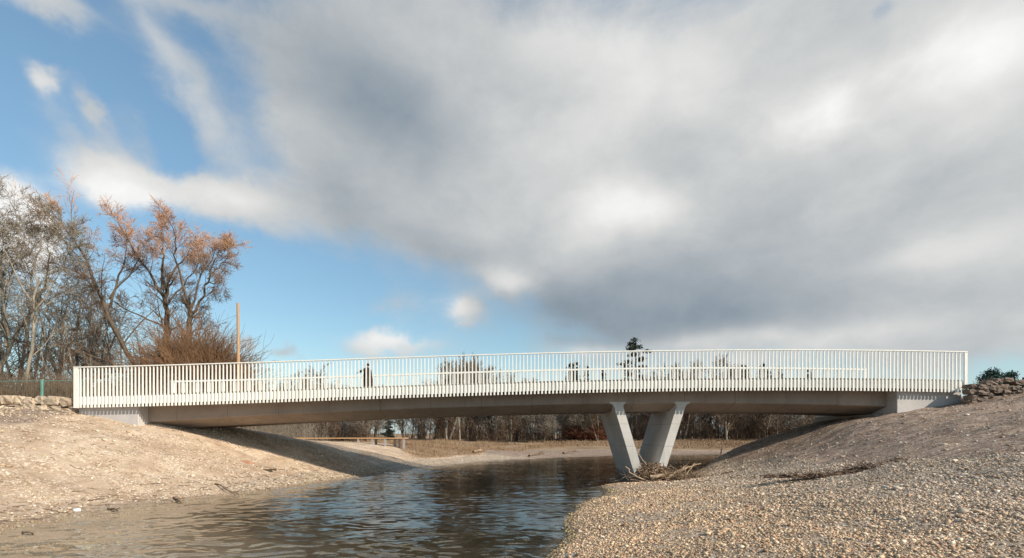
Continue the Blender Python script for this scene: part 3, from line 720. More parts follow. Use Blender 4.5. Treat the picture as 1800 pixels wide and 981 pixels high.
W = dict(HERO); W.update(kids=(11, 6, 4, 3), up=(.03, .05, .08, .10, .08), wob=(.06, .10, .10, .10, .10), ang=(.6, .62, .62, .55), ratio=(.29, .55, .58, .62), tip=.0085)
G = dict(HERO); G.update(tip=.0085, kids=(12, 7, 5, 3), wob=(.06, .10, .12, .12, .12), ratio=(.32, .48, .48, .55), ang=(.75, .75, .75, .7))
hero('willow_tree', 11, 42, [([(262, 730), (245, 645), (208, 575), (190, 520), (178, 470), (160, 435), (146, 408)], 0.229, 0.028, -2.0), ([(194, 540), (200, 480), (205, 440), (198, 412)], 0.103, 0.017, 1.5),
                             ([(192, 525), (213, 480), (222, 435), (217, 410)], 0.082, 0.017, 2.5)], M['bark_dark'], M['twig_willow'], 'tall bare willow with a dark trunk leaning left and orange twig tips', W)
hero('willow_tree', 12, 44, [([(286, 735), (285, 640), (289, 580), (288, 530), (286, 505)], 0.299, 0.163, .6), ([(288, 520), (270, 480), (252, 445), (240, 410)], 0.130, 0.017, -2), ([(286, 510), (284, 455), (276, 430), (273, 403)], 0.120, 0.017, 1),
                             ([(287, 510), (300, 460), (306, 435), (302, 405)], 0.109, 0.017, 3), ([(289, 575), (262, 560), (238, 545), (222, 520)], 0.087, 0.017, -3), ([(290, 540), (312, 500), (330, 460), (324, 430)], 0.087, 0.017, 2)],
     M['bark_dark'], M['twig_willow'], 'tall bare willow with an upright dark trunk and orange twig tips, middle of three', W)
hero('willow_tree', 13, 43, [([(335, 730), (333, 640), (332, 570), (334, 545)], 0.272, 0.196, 0), ([(334, 555), (326, 500), (322, 455), (332, 430), (330, 415)], 0.109, 0.017, -2), ([(336, 555), (352, 515), (362, 480), (362, 450), (374, 425)], 0.120, 0.017, 1.5),
                             ([(364, 490), (382, 468), (396, 448), (398, 432)], 0.066, 0.017, .5), ([(360, 500), (378, 498), (390, 496), (400, 500)], 0.060, 0.017, -.5), ([(334, 550), (342, 480), (352, 445), (350, 418)], 0.093, 0.017, 2.5)],
     M['bark_dark'], M['twig_willow'], 'spreading bare willow behind the brown thicket next to the timber pole', W)
hero('bare_tree', 14, 40, [([(-25, 735), (0, 640), (18, 590), (48, 540), (68, 500), (70, 455), (64, 415)], 0.196, 0.022, 1), ([(16, 592), (14, 520), (22, 450), (20, 425), (22, 395)], 0.120, 0.017, -2), ([(10, 610), (-12, 540), (-10, 470), (0, 400)], 0.120, 0.017, 2)],
     M['bark_grey'], M['twig_grey'], 'bare grey tree with a leaning forked trunk at the far left', G)
hero('bare_tree', 15, 38, [([(44, 730), (48, 660), (54, 590), (56, 520), (58, 450), (60, 425), (62, 395)], 0.147, 0.017, .5), ([(55, 560), (75, 500), (88, 450), (92, 405)], 0.066, 0.011, 2), ([(56, 530), (38, 480), (32, 430), (36, 385)], 0.066, 0.011, -2)],
     M['bark_pale'], M['twig_pale'], 'bare tree with a straight pale trunk behind the green fence', G)
# smaller trees of the wood behind
def far_tree(seed, H, prm, r, mt, mc, forks=1, name='bare_tree'):
    rng = np.random.RandomState(seed); out = []
    for k in range(forks):
        d = np.array([rng.normal(0, .09 + .1 * (forks > 1)), rng.normal(0, .09 + .1 * (forks > 1)), 1.]); d /= np.linalg.norm(d)
        grow(rng, (rng.normal(0, .15 * (forks > 1)), rng.normal(0, .15 * (forks > 1)), -.4), d, H * rng.uniform(.85, 1), r, 0, out, prm)
    return finish_tree(name, out, 1, (0, 0, 0), mt, mc, (6, 4, 3))
MIDP = dict(HERO); MIDP.update(seg=(10, 6, 4, 3), kids=(15, 6, 4), ratio=(.34, .45, .5), ang=(.8, .75, .7), levels=3, tip=.0105, wob=(.05, .14, .18, .2)); MIDP['from'] = (.18, .15, .1)
FARP = dict(HERO); FARP.update(seg=(8, 5, 3, 3), kids=(20, 9, 5), ratio=(.32, .45, .5), ang=(.75, .7, .7), levels=3, tip=.017, wob=(.045, .13, .18, .2)); FARP['from'] = (.16, .15, .1)
def copy_tree(o, loc, rz, s, label=None, group=None):
    c = o.copy(); col.objects.link(c); c.location = loc; c.rotation_euler = (0, 0, rz); c.scale = s if isinstance(s, tuple) else (s, s, s)
    for ch in list(o.children):
        d = ch.copy(); col.objects.link(d); d.parent = c
    if label: c['label'] = label
    if group: c['group'] = group
    return c
def place(o, loc, rz=0, s=1): o.location = loc; o.rotation_euler = (0, 0, rz); o.scale = s if isinstance(s, tuple) else (s, s, s); return o
rt = random.Random(21)
mids = [far_tree(31, 11, MIDP, .15, M['bark_grey'], M['twig_grey']), far_tree(32, 12, MIDP, .16, M['bark_grey'], M['twig_grey'], 2), far_tree(33, 11, MIDP, .14, M['bark_pale'], M['twig_brown'], 2)]
mid_spots = [(100, 46, 470), (128, 50, 480), (150, 47, 500), (172, 52, 490), (205, 50, 520), (228, 55, 500), (262, 54, 530), (20, 52, 440), (70, 54, 450), (-40, 46, 400), (-70, 50, 420), (312, 56, 540), (350, 58, 575), (135, 58, 455), (188, 60, 470), (395, 60, 590), (-110, 48, 430), (45, 48, 480), (8, 47, 500), (90, 58, 480), (115, 44, 560), (160, 43, 575), (60, 45, 540)]
LBL_MID = 'slender bare tree in the wood behind the willows at the left bridge end'
used = [0, 0, 0]
for i, (px, Y, ytop) in enumerate(mid_spots):
    k = i % 3; x = X_(px, Y); z = hz(x, Y); H = EYE + (HZ - ytop) * Y / FPX - z
    s = H / 11.5; loc = (x, Y, z - .1); rz = rt.uniform(0, 6.28)
    if not used[k]: used[k] = 1; o = place(mids[k], loc, rz, (s * .9, s * .9, s)); tag(o, LBL_MID, 'tree', 'bare trees behind the willows')
    else: copy_tree(mids[k], loc, rz, (s * .9, s * .9, s), LBL_MID, 'bare trees behind the willows'); 
# far wood
fars = [far_tree(41, 14, FARP, .20, M['bark_dark'], M['twig_brown']), far_tree(42, 14, FARP, .22, M['bark_grey'], M['twig_brown'], 2), far_tree(43, 14, FARP, .18, M['bark_grey'], M['twig_grey']), far_tree(44, 14, FARP, .19, M['bark_dark'], M['twig_grey'], 3)]
birch = far_tree(45, 14, FARP, .17, M['bark_pale'], M['twig_pale'])
LBL_FAR = 'bare brown tree in the far wood seen under and through the bridge'
LBL_BIRCH = 'bare pale-trunked tree in the far wood seen under the bridge'
GF = 'bare trees of the far wood'
def skyline(px):
    """height in the photograph of the far wood's top"""
    t = [(400, 668), (480, 664), (560, 640), (575, 632), (600, 668), (650, 676), (740, 672), (760, 655), (790, 625), (820, 612), (845, 618), (865, 640), (890, 640), (905, 650), (960, 668), (1100, 666), (1160, 640), (1180, 622), (1200, 640), (1240, 622), (1285, 618), (1300, 650), (1340, 668), (1460, 672), (1600, 680), (1800, 690)]
    return float(np.interp(px, [a for a, _ in t], [q for _, q in t]))
used = [0] * 4; cnt = 0
for i in range(150):
    px = 395 + (i + rt.uniform(-.4, .4)) * (1500 - 395) / 150; Y = rt.choice((86, 90, 95, 101, 108, 116, 124)) + rt.uniform(-2, 2)
    if 648 < px < 735 and rt.random() < .72: continue
    x = X_(px, Y); z = hz(x, Y); top = skyline(px) + (rt.uniform(0, 46) if i % 3 else rt.uniform(-2, 8)); H = EYE + (HZ - top) * Y / FPX - z; s = H / 14.0
    loc = (x, Y, z - .1); rz = rt.uniform(0, 6.28); wd = max(.75, min(1.1, s)) if s > .5 else .75
    if i % 17 == 5:
        if cnt == 0: o = place(birch, loc, rz, (wd, wd, s)); tag(o, LBL_BIRCH, 'tree', 'pale trunked trees of the far wood')
        else: copy_tree(birch, loc, rz, (wd, wd, s), LBL_BIRCH, 'pale trunked trees of the far wood')
        cnt += 1; continue
    k = rt.randrange(4)
    if not used[k]: used[k] = 1; o = place(fars[k], loc, rz, (wd, wd, s)); tag(o, LBL_FAR, 'tree', GF)
    else: copy_tree(fars[k], loc, rz, (wd, wd, s), LBL_FAR, GF)

# conifers
def leaf_tris(c, d, size, rng):
    """random needle sprays: thin triangles around points c, leaning along d"""
    n = len(c); a = rng.normal(0, 1, (n, 3)); a /= np.linalg.norm(a, axis=1, keepdims=True)
    u = d + .8 * a; u /= np.linalg.norm(u, axis=1, keepdims=True); b2 = np.cross(u, rng.normal(0, 1, (n, 3))); b2 /= np.linalg.norm(b2, axis=1, keepdims=True) + 1e-9
    s = size * rng.uniform(.6, 1.3, (n, 1))
    v = np.stack([c - b2 * s * .28, c + b2 * s * .28, c + u * s], 1).reshape(-1, 3)
    return v, np.arange(3 * n).reshape(-1, 3)
def spruce(seed, H, wid):
    rng = np.random.RandomState(seed); tw = []; C, D = [], []
    z = H * .12
    while z < H * .98:
        t = z / H; L = wid * (1 - t) ** .85 + .15
        for k in range(rng.randint(4, 7)):
            a = rng.uniform(0, 6.28); l = L * rng.uniform(.6, 1.1); n = 4
            pts = np.array([[math.cos(a) * l * q, math.sin(a) * l * q, z - .28 * l * q + .18 * l * q * q] for q in np.linspace(0, 1, n + 1)])
            tw.append((pts, np.linspace(.05, .015, n + 1)))
            m_ = max(6, int(l * 16)); q = rng.uniform(.08, 1, m_); f = q * n; j = np.minimum(f.astype(int), n - 1); f = (f - j)[:, None]
            C.append(pts[j] * (1 - f) + pts[j + 1] * f + rng.normal(0, .10, (m_, 3))); dd = np.tile([math.cos(a), math.sin(a), -.45], (m_, 1)); D.append(dd)
        z += H * rng.uniform(.025, .04)
    root = empty('spruce_tree')
    v, q = tubes_np([(np.array([[0, 0, -.4], [0, 0, H * .5], [0, 0, H]]), np.array([.2, .12, .02]))] , 6)
    v2, q2 = tubes_np(tw, 3)
    me = mesh_np('trunk', np.concatenate([v, v2]), np.concatenate([q, q2 + len(v)])); t = bpy.data.objects.new('trunk', me); col.objects.link(t); me.materials.append(M['bark_dark']); t.parent = root
    v, tr2 = leaf_tris(np.concatenate(C), np.concatenate(D), .5, rng); me = mesh_np('crown', v, None, tr2); c = bpy.data.objects.new('crown', me); col.objects.link(c); me.materials.append(M['needle']); c.parent = root
    return root
def pine(seed, H, wid, bare=.5, mat='pine', size=.42, name='pine_tree', dens=160):
    rng = np.random.RandomState(seed); tw = []; C, D = [], []
    for k in range(26):
        z = H * (bare + (1 - bare) * (k / 25) ** .9); a = rng.uniform(0, 6.28); t = (z / H - bare) / (1 - bare)
        l = wid * (1.0 - .65 * t) * rng.uniform(.55, 1.1); n = 5
        pts = np.array([[math.cos(a) * l * q, math.sin(a) * l * q, z + l * (.15 * q + .12 * math.sin(q * 5 + a))] for q in np.linspace(0, 1, n + 1)])
        tw.append((pts, np.linspace(.07, .02, n + 1)))
        for cl in range(3):
            q = rng.uniform(.45, 1.05); c0 = np.array([math.cos(a) * l * q, math.sin(a) * l * q, z + l * .15 * q + .15])
            m_ = dens; C.append(c0 + rng.normal(0, 1, (m_, 3)) * np.array([.34, .34, .18])); D.append(rng.normal(0, 1, (m_, 3)) + np.array([0, 0, .5]))
    root = empty(name)
    lean = rng.normal(0, .02, 2)
    v, q = tubes_np([(np.array([[0, 0, -.4], [lean[0] * H, lean[1] * H, H * .5], [0, 0, H]]), np.array([.24, .17, .04]))], 7); v2, q2 = tubes_np(tw, 4)
    me = mesh_np('trunk', np.concatenate([v, v2]), np.concatenate([q, q2 + len(v)])); t = bpy.data.objects.new('trunk', me); col.objects.link(t); me.materials.append(M['bark_dark']); t.parent = root
    v, tr2 = leaf_tris(np.concatenate(C), np.concatenate(D), size, rng); me = mesh_np('crown', v, None, tr2); c = bpy.data.objects.new('crown', me); col.objects.link(c); me.materials.append(M[mat]); c.parent = root
    return root
sp = spruce(51, 12, 2.3); first = True
for (px, top, Y, w) in [(1003, 634, 112, 1.1), (1012, 632, 114, 1.0), (1032, 639, 112, .8), (1060, 643, 116, .7), (1307, 636, 112, 1.1), (1312, 645, 108, 1.2), (1342, 635, 112, 1.1), (1350, 648, 108, 1.2), (1370, 640, 115, .7), (1422, 645, 114, .8), (1330, 690, 100, 1.5), (1318, 700, 96, 1.5), (1350, 690, 98, 1.5), (1362, 700, 103, 1.3), (682, 715, 92, .9), (1240, 700, 98, 1.2)]:
    x = X_(px, Y); z = hz(x, Y); s = (EYE + (HZ - top) * Y / FPX - z) / 12; loc = (x, Y, z - .1)
    lb = 'dark spruce tree standing among the bare trees of the far wood'
    if first: tag(place(sp, loc, 0, (w * s ** .5, w * s ** .5, s)), lb, 'tree', 'spruces in the far wood'); first = False
    else: copy_tree(sp, loc, rt.uniform(0, 6), (w * s ** .5, w * s ** .5, s), lb, 'spruces in the far wood')
# tall tree with a flat broken head rising above the railing
pt = pine(52, 22, 4.6, .45, 'needle', .5, dens=30); Y = 110; x = X_(1118, Y); z = hz(x, Y)
tag(place(pt, (x, Y, z), 0, (1.15, 1.15, (EYE + (HZ - 597) * Y / FPX - z) / 22.6)), 'tall dark pine with a flat sparse head rising above the railing near the pier', 'tree')
# pines behind the right bank
for i, (px, top, Y, sd) in enumerate([(1741, 651, 60, 61), (1763, 662, 63, 62), (1775, 655, 64, 63)]):
    t_ = pine(sd, 9, (1.3, .8, .9)[i], .5, 'pine', .24, dens=60); x = X_(px, Y); z = hz(x, Y); H = EYE + (HZ - top) * Y / FPX - z
    tag(place(t_, (x, Y, z), 0, (1, 1, H / 9.4)), ('bushy green pine behind the right rubble wall, tallest of three', 'small round green pine between two taller ones behind the right wall', 'slim green pine behind the right wall, nearest the frame edge')[i], 'tree')
br_ = far_tree(64, 6, dict(FARP, tip=.01, kids=(18, 8, 5)), .06, M['bark_grey'], M['twig_grey'], 3, 'bare_shrub'); Y = 55; x = X_(1712, Y); z = hz(x, Y)
tag(place(br_, (x, Y, z), 0, (.8, .8, (EYE + (HZ - 662) * Y / FPX - z) / 6)), 'bare grey shrub behind the right bridge end', 'shrub')
# brown willow thicket
def shrub(name, seed, n, w, d, h, tip, mat, lean=.35, kids=5, droop=.0):
    rng = np.random.RandomState(seed); polys = []
    for i in range(n):
        a = rng.uniform(0, 6.28); q = math.sqrt(rng.uniform(0, 1)); p = np.array([math.cos(a) * q * w, math.sin(a) * q * d, 0])
        hh = h * (1 - .45 * q) * rng.uniform(.6, 1.05)
        dd = np.array([math.cos(a) * q * lean, math.sin(a) * q * lean, 1.]) + rng.normal(0, .16, 3); dd /= np.linalg.norm(dd)
        pts = [p]
        for s in range(6): dd = dd + rng.normal(0, .12, 3); dd[2] -= droop * s; dd /= np.linalg.norm(dd); pts.append(pts[-1] + dd * hh / 6)
        pts = np.array(pts); polys.append((pts, np.linspace(tip * 2.4, tip, 7)))
        for k in range(kids):
            j = rng.randint(1, 6); e = rnd_dir(rng, dd, rng.uniform(.3, .9)); L = hh * rng.uniform(.12, .4); q2 = [pts[j]]
            for s in range(3): e = e + rng.normal(0, .2, 3); e[2] += .1 - droop; e /= np.linalg.norm(e); q2.append(q2[-1] + e * L / 3)
            polys.append((np.array(q2), np.linspace(tip * 1.3, tip * .8, 4)))
    v, q = tubes_np(polys, 3); me = mesh_np(name, v, q); o = bpy.data.objects.new(name, me); col.objects.link(o); me.materials.append(mat); return o
Y = 40.5; x = X_(342, Y); z = hz(x, Y)
tag(place(shrub('willow_thicket', 71, 1700, 2.0, 1.7, (EYE + (HZ - 553) * Y / FPX - z) * 1.12, .011, M['thicket'], .26, 9, .03), (x, Y, z)), 'dense rusty brown thicket in front of the willow trunks', 'thicket')
Y = 46; x = X_(398, Y); z = hz(x, Y)
tag(place(shrub('bare_shrub', 72, 350, 2.2, 2, EYE + (HZ - 602) * Y / FPX - z, .011, M['twig_brown'], .4, 6), (x, Y, z)), 'low dark brown shrub between the thicket and the timber pole', 'shrub')
Y = 88; x = X_(1035, Y); z = hz(x, Y)
tag(place(shrub('red_shrub', 73, 500, 3.4, 2, 4.8, .022, M['twig_red'], .6, 6, .05), (x, Y, z)), 'reddish brown shrub on the far bank just left of the pier', 'shrub')
def undergrowth(name, seed, spots, h, tip, mats, label):
    rng = np.random.RandomState(seed); polys = []
    for (x, y, z) in spots:
        hh = h * rng.uniform(.4, 1.1); n = 4; dd = np.array([rng.normal(0, .22), rng.normal(0, .22), 1.]); pts = [np.array([x, y, z - .05])]
        for s in range(n): dd = dd + rng.normal(0, .16, 3); dd /= np.linalg.norm(dd); pts.append(pts[-1] + dd * hh / n)
        pts = np.array(pts); polys.append((pts, np.linspace(tip * 1.7, tip * .7, n + 1)))
        for k in range(4):
            j = rng.randint(1, n + 1); e = rnd_dir(rng, dd, rng.uniform(.4, 1.0)); L = hh * rng.uniform(.15, .45)
            q = [pts[j], pts[j] + e * L * .5 + rng.normal(0, .05, 3), pts[j] + e * L + np.array([0, 0, .1 * L])]
            polys.append((np.array(q), np.linspace(tip, tip * .6, 3)))
    v, q = tubes_np(polys, 3); me = mesh_np(name, v, q); o = link(name, me, mats); return tag(o, label, 'undergrowth', kind='stuff')
ru = np.random.RandomState(3)
def spots(n, x0, x1, y0, y1):
    x = ru.uniform(x0, x1, n); y = ru.uniform(y0, y1, n); return np.stack([x, y, height(x, y)], 1)
sp_ = spots(6200, -56, 62, 86, 122); u_ = CX + FPX * sp_[:, 0] / sp_[:, 1]; sp_ = sp_[((u_ < 648) | (u_ > 735) | (np.arange(len(u_)) % 6 == 0)) & (vnoise(u_ / 28, sp_[:, 1] * 0 + 3, 55) > -.85)]
undergrowth('undergrowth', 81, sp_, 4.6, .021, M['twig_brown'], 'brown leafless undergrowth filling the far wood')
undergrowth('undergrowth', 82, spots(3000, -56, -22, 36.5, 60), 2.8, .010, M['twig_grey'], 'dense brown undergrowth behind the green fence and the slats at left')
undergrowth('undergrowth', 83, spots(1500, -44, -25, 33.5, 38), 2.3, .011, M['twig_brown'], 'brown brush close behind the green fence')
# dry grass on the far bank
def tufts(n, seed):
    rng = np.random.RandomState(seed); x = rng.uniform(-45, 62, n); y = rng.uniform(72, 92, n)
    k = vnoise(x / 4, y / 4, 12) > -.25; x, y = x[k], y[k]; z = height(x, y); keep = z > .55; x, y, z = x[keep], y[keep], z[keep]; n = len(x)
    a = rng.uniform(0, 6.28, n); h = rng.uniform(.15, .5, n); w = .035
    b2 = np.stack([np.cos(a) * w, np.sin(a) * w, np.zeros(n)], 1); p = np.stack([x, y, z - .03], 1); t = p + np.stack([rng.normal(0, .12, n), rng.normal(0, .12, n), h], 1)
    v = np.stack([p - b2, p + b2, t], 1).reshape(-1, 3); return mesh_np('dry_grass', v, None, np.arange(3 * n).reshape(-1, 3))
def bank_tufts(n, seed):
    rng = np.random.RandomState(seed); x = rng.uniform(-32, 2, n); y = rng.uniform(42, 72, n); z = height(x, y); k = zones(x, y, z)[2] > rng.uniform(.15, .9, n); x, y, z = x[k], y[k], z[k]; n = len(x)
    a = rng.uniform(0, 6.28, n); h = rng.uniform(.08, .28, n); b2 = np.stack([np.cos(a) * .03, np.sin(a) * .03, np.zeros(n)], 1); p = np.stack([x, y, z - .03], 1); t = p + np.stack([rng.normal(0, .1, n), rng.normal(0, .1, n), h], 1)
    return mesh_np('dry_grass', np.stack([p - b2, p + b2, t], 1).reshape(-1, 3), None, np.arange(3 * n).reshape(-1, 3))
tag(link('dry_grass', bank_tufts(50000, 19), M['grassdry']), 'short brown grass on the bank below the timber platform', 'grass', kind='stuff')
tag(link('dry_grass', tufts(60000, 9), M['grassdry']), 'dry orange grass on the far river bank', 'grass', kind='stuff')

# ------------------------------------------------------------------ pole, jetty, boards
Y = 38; x = X_(419, Y); z0 = hz(x, Y) - .3; zt = EYE + (HZ - 533) * Y / FPX
pm = MB(); pm.tube([(x, Y, z0), (x, Y, (z0 + zt) / 2), (x - .03, Y, zt)], [.135, .12, .105], 10)
tag(pm.build('timber_pole', M['pole'], smooth=False), 'tall bare timber pole standing behind the bridge right of the willows', 'pole')
jt = tag(empty('timber_jetty', (-12, 48, 1.5)), 'long low timber platform on grey posts beyond the left bank', 'platform')
Yj = 47.0; jz = EYE + (HZ - 770.2) * Yj / FPX
j = MB()
for k in range(7): j.box(X_(476, Yj), X_(713, Yj) + .002 * k, Yj + k * .17, Yj + k * .17 + .155, jz - .05, jz + .03)
j.build('deck_boards', M['jetty'], jt)
for px, dy in ((655, .15), (661, .95), (677, .15), (694, .95), (702, .5), (710, .15), (630, .15)):
    x = X_(px, Yj + dy); pp = MB(); pp.box(x - .09, x + .09, Yj + dy - .09, Yj + dy + .09, hz(x, Yj + dy) - .4, jz - .052); pp.build('post', M['post'], jt)
hb = tag(empty('site_hoarding', (X_(250, 38), 38, 4.6)), 'pale green hoarding with a pink poster seen through the slats at the left end', 'hoarding')
Yh = 38.0
m_ = MB(); m_.box(X_(195, Yh), X_(308, Yh), Yh, Yh + .05, EYE + (HZ - 700) * Yh / FPX, EYE + (HZ - 656) * Yh / FPX); m_.build('panel', M['boardgreen'], hb)
m_ = MB(); m_.box(X_(233, Yh), X_(268, Yh), Yh - .012, Yh - .003, EYE + (HZ - 690) * Yh / FPX, EYE + (HZ - 667) * Yh / FPX); m_.build('poster', M['pink'], hb)
for px in (197, 234, 270, 305):
    x = X_(px, Yh); m_ = MB(); m_.box(x - .05, x + .05, Yh + .053, Yh + .15, hz(x, Yh) - .3, EYE + (HZ - 657) * Yh / FPX); m_.build('post', M['post'], hb)
for (pa, pb, qa, qb, lb) in ((157, 166, 673, 681, 'small white board behind the slats near the left railing end, lower of two'), (169, 181, 667, 673, 'small white board behind the slats near the left railing end, upper of two')):
    Yb = 37.0; r_ = tag(empty('marker_board', (X_((pa + pb) / 2, Yb), Yb, 4.6)), lb, 'board')
    m_ = MB(); m_.box(X_(pa, Yb), X_(pb, Yb), Yb, Yb + .03, EYE + (HZ - qb) * Yb / FPX, EYE + (HZ - qa) * Yb / FPX); m_.build('panel', M['boardwhite'], r_)
    x = X_((pa + pb) / 2, Yb); m_ = MB(); m_.box(x - .03, x + .03, Yb + .033, Yb + .09, hz(x, Yb) - .2, EYE + (HZ - qa) * Yb / FPX); m_.build('post', M['post'], r_)

# ------------------------------------------------------------------ the walker on the bridge
def person():
    px_ = X_(646.5, 28.6); dz = B(px_) + .515
    root = tag(empty('person', (px_, 28.6, dz)), 'walker in a long dark coat on the deck with one arm stretched out', 'person')
    H = 1.72; me = bpy.data.meshes.new('body')
    J = {'pel': (0, 0, .95, .125, .10), 'wst': (0, .0, 1.10, .12, .095), 'chs': (0, 0, 1.30, .145, .105), 'nck': (-.01, 0, 1.47, .055, .055), 'hd0': (-.02, 0, 1.56, .068, .078), 'hd1': (-.02, 0, 1.65, .075, .085), 'hd2': (-.01, 0, 1.71, .045, .05),
         'shl': (-.03, -.16, 1.40, .055, .055), 'ell': (-.27, -.20, 1.27, .042, .042), 'wrl': (-.50, -.20, 1.17, .030, .030), 'hal': (-.59, -.20, 1.13, .034, .018),
         'shr': (.02, .16, 1.40, .055, .055), 'elr': (.07, .21, 1.13, .042, .042), 'wrr': (.03, .20, .89, .030, .030), 'har': (.01, .19, .80, .018, .034),
         'hpl': (-.03, -.09, .90, .09, .09), 'knl': (-.14, -.09, .49, .06, .06), 'anl': (-.20, -.09, .08, .042, .042), 'tol': (-.36, -.09, .03, .035, .03),
         'hpr': (.03, .09, .90, .09, .09), 'knr': (.06, .09, .49, .06, .06), 'anr': (.24, .09, .10, .042, .042), 'tor': (.10, .09, .03, .035, .03)}
    E = [('pel', 'wst'), ('wst', 'chs'), ('chs', 'nck'), ('nck', 'hd0'), ('hd0', 'hd1'), ('hd1', 'hd2'), ('chs', 'shl'), ('shl', 'ell'), ('ell', 'wrl'), ('wrl', 'hal'), ('chs', 'shr'), ('shr', 'elr'), ('elr', 'wrr'), ('wrr', 'har'),
         ('pel', 'hpl'), ('hpl', 'knl'), ('knl', 'anl'), ('anl', 'tol'), ('pel', 'hpr'), ('hpr', 'knr'), ('knr', 'anr'), ('anr', 'tor')]
    names = list(J); vv = [J[k][:3] for k in names]; ee = [(names.index(a), names.index(b2)) for a, b2 in E]; rr = [J[k][3:] for k in names]
    for hand, s, dr in (('hal', 1, (-1, 0, -.35)), ('har', 1, (-.15, 0, -1))):     # five short finger chains on each palm
        h0 = Vector(J[hand][:3]); d = Vector(dr).normalized(); side = Vector((0, 0, 1)).cross(d); side = side.normalized() if side.length > .1 else Vector((1, 0, 0)); up = d.cross(side)
        for k, (o_, ln) in enumerate(((-.028, .06), (-.010, .075), (.010, .07), (.028, .055))):
            a = h0 + side * o_ + d * .03; b2 = a + d * ln * .55; c = b2 + (d * .8 - up * .35) * ln * .45
            i0 = len(vv); vv += [a[:], b2[:], c[:]]; rr += [(.009, .009), (.008, .008), (.007, .007)]; ee += [(names.index(hand), i0), (i0, i0 + 1), (i0 + 1, i0 + 2)]
        a = h0 - side * .035 - d * .01; b2 = a - side * .02 + d * .035; i0 = len(vv); vv += [a[:], b2[:]]; rr += [(.010, .010), (.008, .008)]; ee += [(names.index(hand), i0), (i0, i0 + 1)]
    me.from_pydata(vv, ee, []); o = bpy.data.objects.new('body', me); col.objects.link(o)
    sk = o.modifiers.new('skin', 'SKIN'); sk.use_smooth_shade = True
    for i, q in enumerate(rr): me.skin_vertices[0].data[i].radius = q
    for i in range(len(vv)): me.skin_vertices[0].data[i].use_root = (i == 0)
    o.modifiers.new('sub', 'SUBSURF').levels = 2; o.modifiers['sub'].render_levels = 2
    dg = bpy.context.evaluated_depsgraph_get(); me2 = bpy.data.meshes.new_from_object(o.evaluated_get(dg)); bpy.data.objects.remove(o)
    me2.name = 'body'
    # nose, brow and chin pulled from the head surface (the face looks left)
    for v in me2.vertices:
        c = v.co
        if c.z > 1.5 and c.x < -.07:
            if abs(c.y) < .022 and 1.585 < c.z < 1.635: c.x -= .02
            if abs(c.y) < .04 and 1.52 < c.z < 1.55: c.x -= .01
            if .02 < abs(c.y) < .045 and 1.63 < c.z < 1.65: c.x += .008
    body = bpy.data.objects.new('body', me2); col.objects.link(body); me2.materials.append(M['skin']); me2.materials.append(M['trouser']); body.parent = root
    for p in me2.polygons: p.material_index = 1 if p.center.z < .95 and abs(p.center.y) < .17 else 0
    # coat with sleeves
    ct = MB(); rings = []
    for z, rx, ry, ox in ((.30, .33, .26, .02), (.55, .31, .25, .01), (.8, .285, .23, 0), (1.0, .255, .205, 0), (1.12, .24, .20, 0), (1.28, .22, .215, 0), (1.38, .17, .215, 0), (1.445, .085, .12, -.01), (1.50, .066, .07, -.012)):
        rings.append([(ox + rx * math.cos(t) * (1 + .05 * math.sin(5 * t + z * 3) * (1.4 - z)), ry * math.sin(t) * (1 + .04 * math.cos(4 * t)), z) for t in np.linspace(0, 2 * math.pi, 25)[:-1]])
    ct.loft(rings, cap=False)
    ct.tube([(-.03, -.15, 1.39), (-.15, -.19, 1.33), (-.27, -.20, 1.27), (-.40, -.20, 1.215), (-.49, -.20, 1.175)], [.095, .085, .078, .07, .065], 12)
    ct.tube([(.02, .16, 1.40), (.05, .205, 1.27), (.07, .215, 1.13), (.05, .21, 1.0), (.03, .20, .90)], [.095, .085, .078, .07, .065], 12)
    c = ct.build('coat', M['coat'], None, True); c.parent = root
    hm = bmesh.new(); bmesh.ops.create_icosphere(hm, subdivisions=3, radius=1)
    for v in hm.verts:
        k = v.co.copy(); f = 1 + .04 * math.sin(k.x * 17 + k.z * 13)
        v.co = Vector((.004 + k.x * .098 * f, k.y * .094 * f, 1.645 + k.z * .098 * f))
    bmesh.ops.delete(hm, geom=[v for v in hm.verts if (v.co.x < -.055 and v.co.z < 1.69) or v.co.z < 1.56], context='VERTS')
    me3 = bpy.data.meshes.new('hair'); hm.to_mesh(me3); hm.free(); h = bpy.data.objects.new('hair', me3); col.objects.link(h); me3.materials.append(M['hair']); h.parent = root
person()

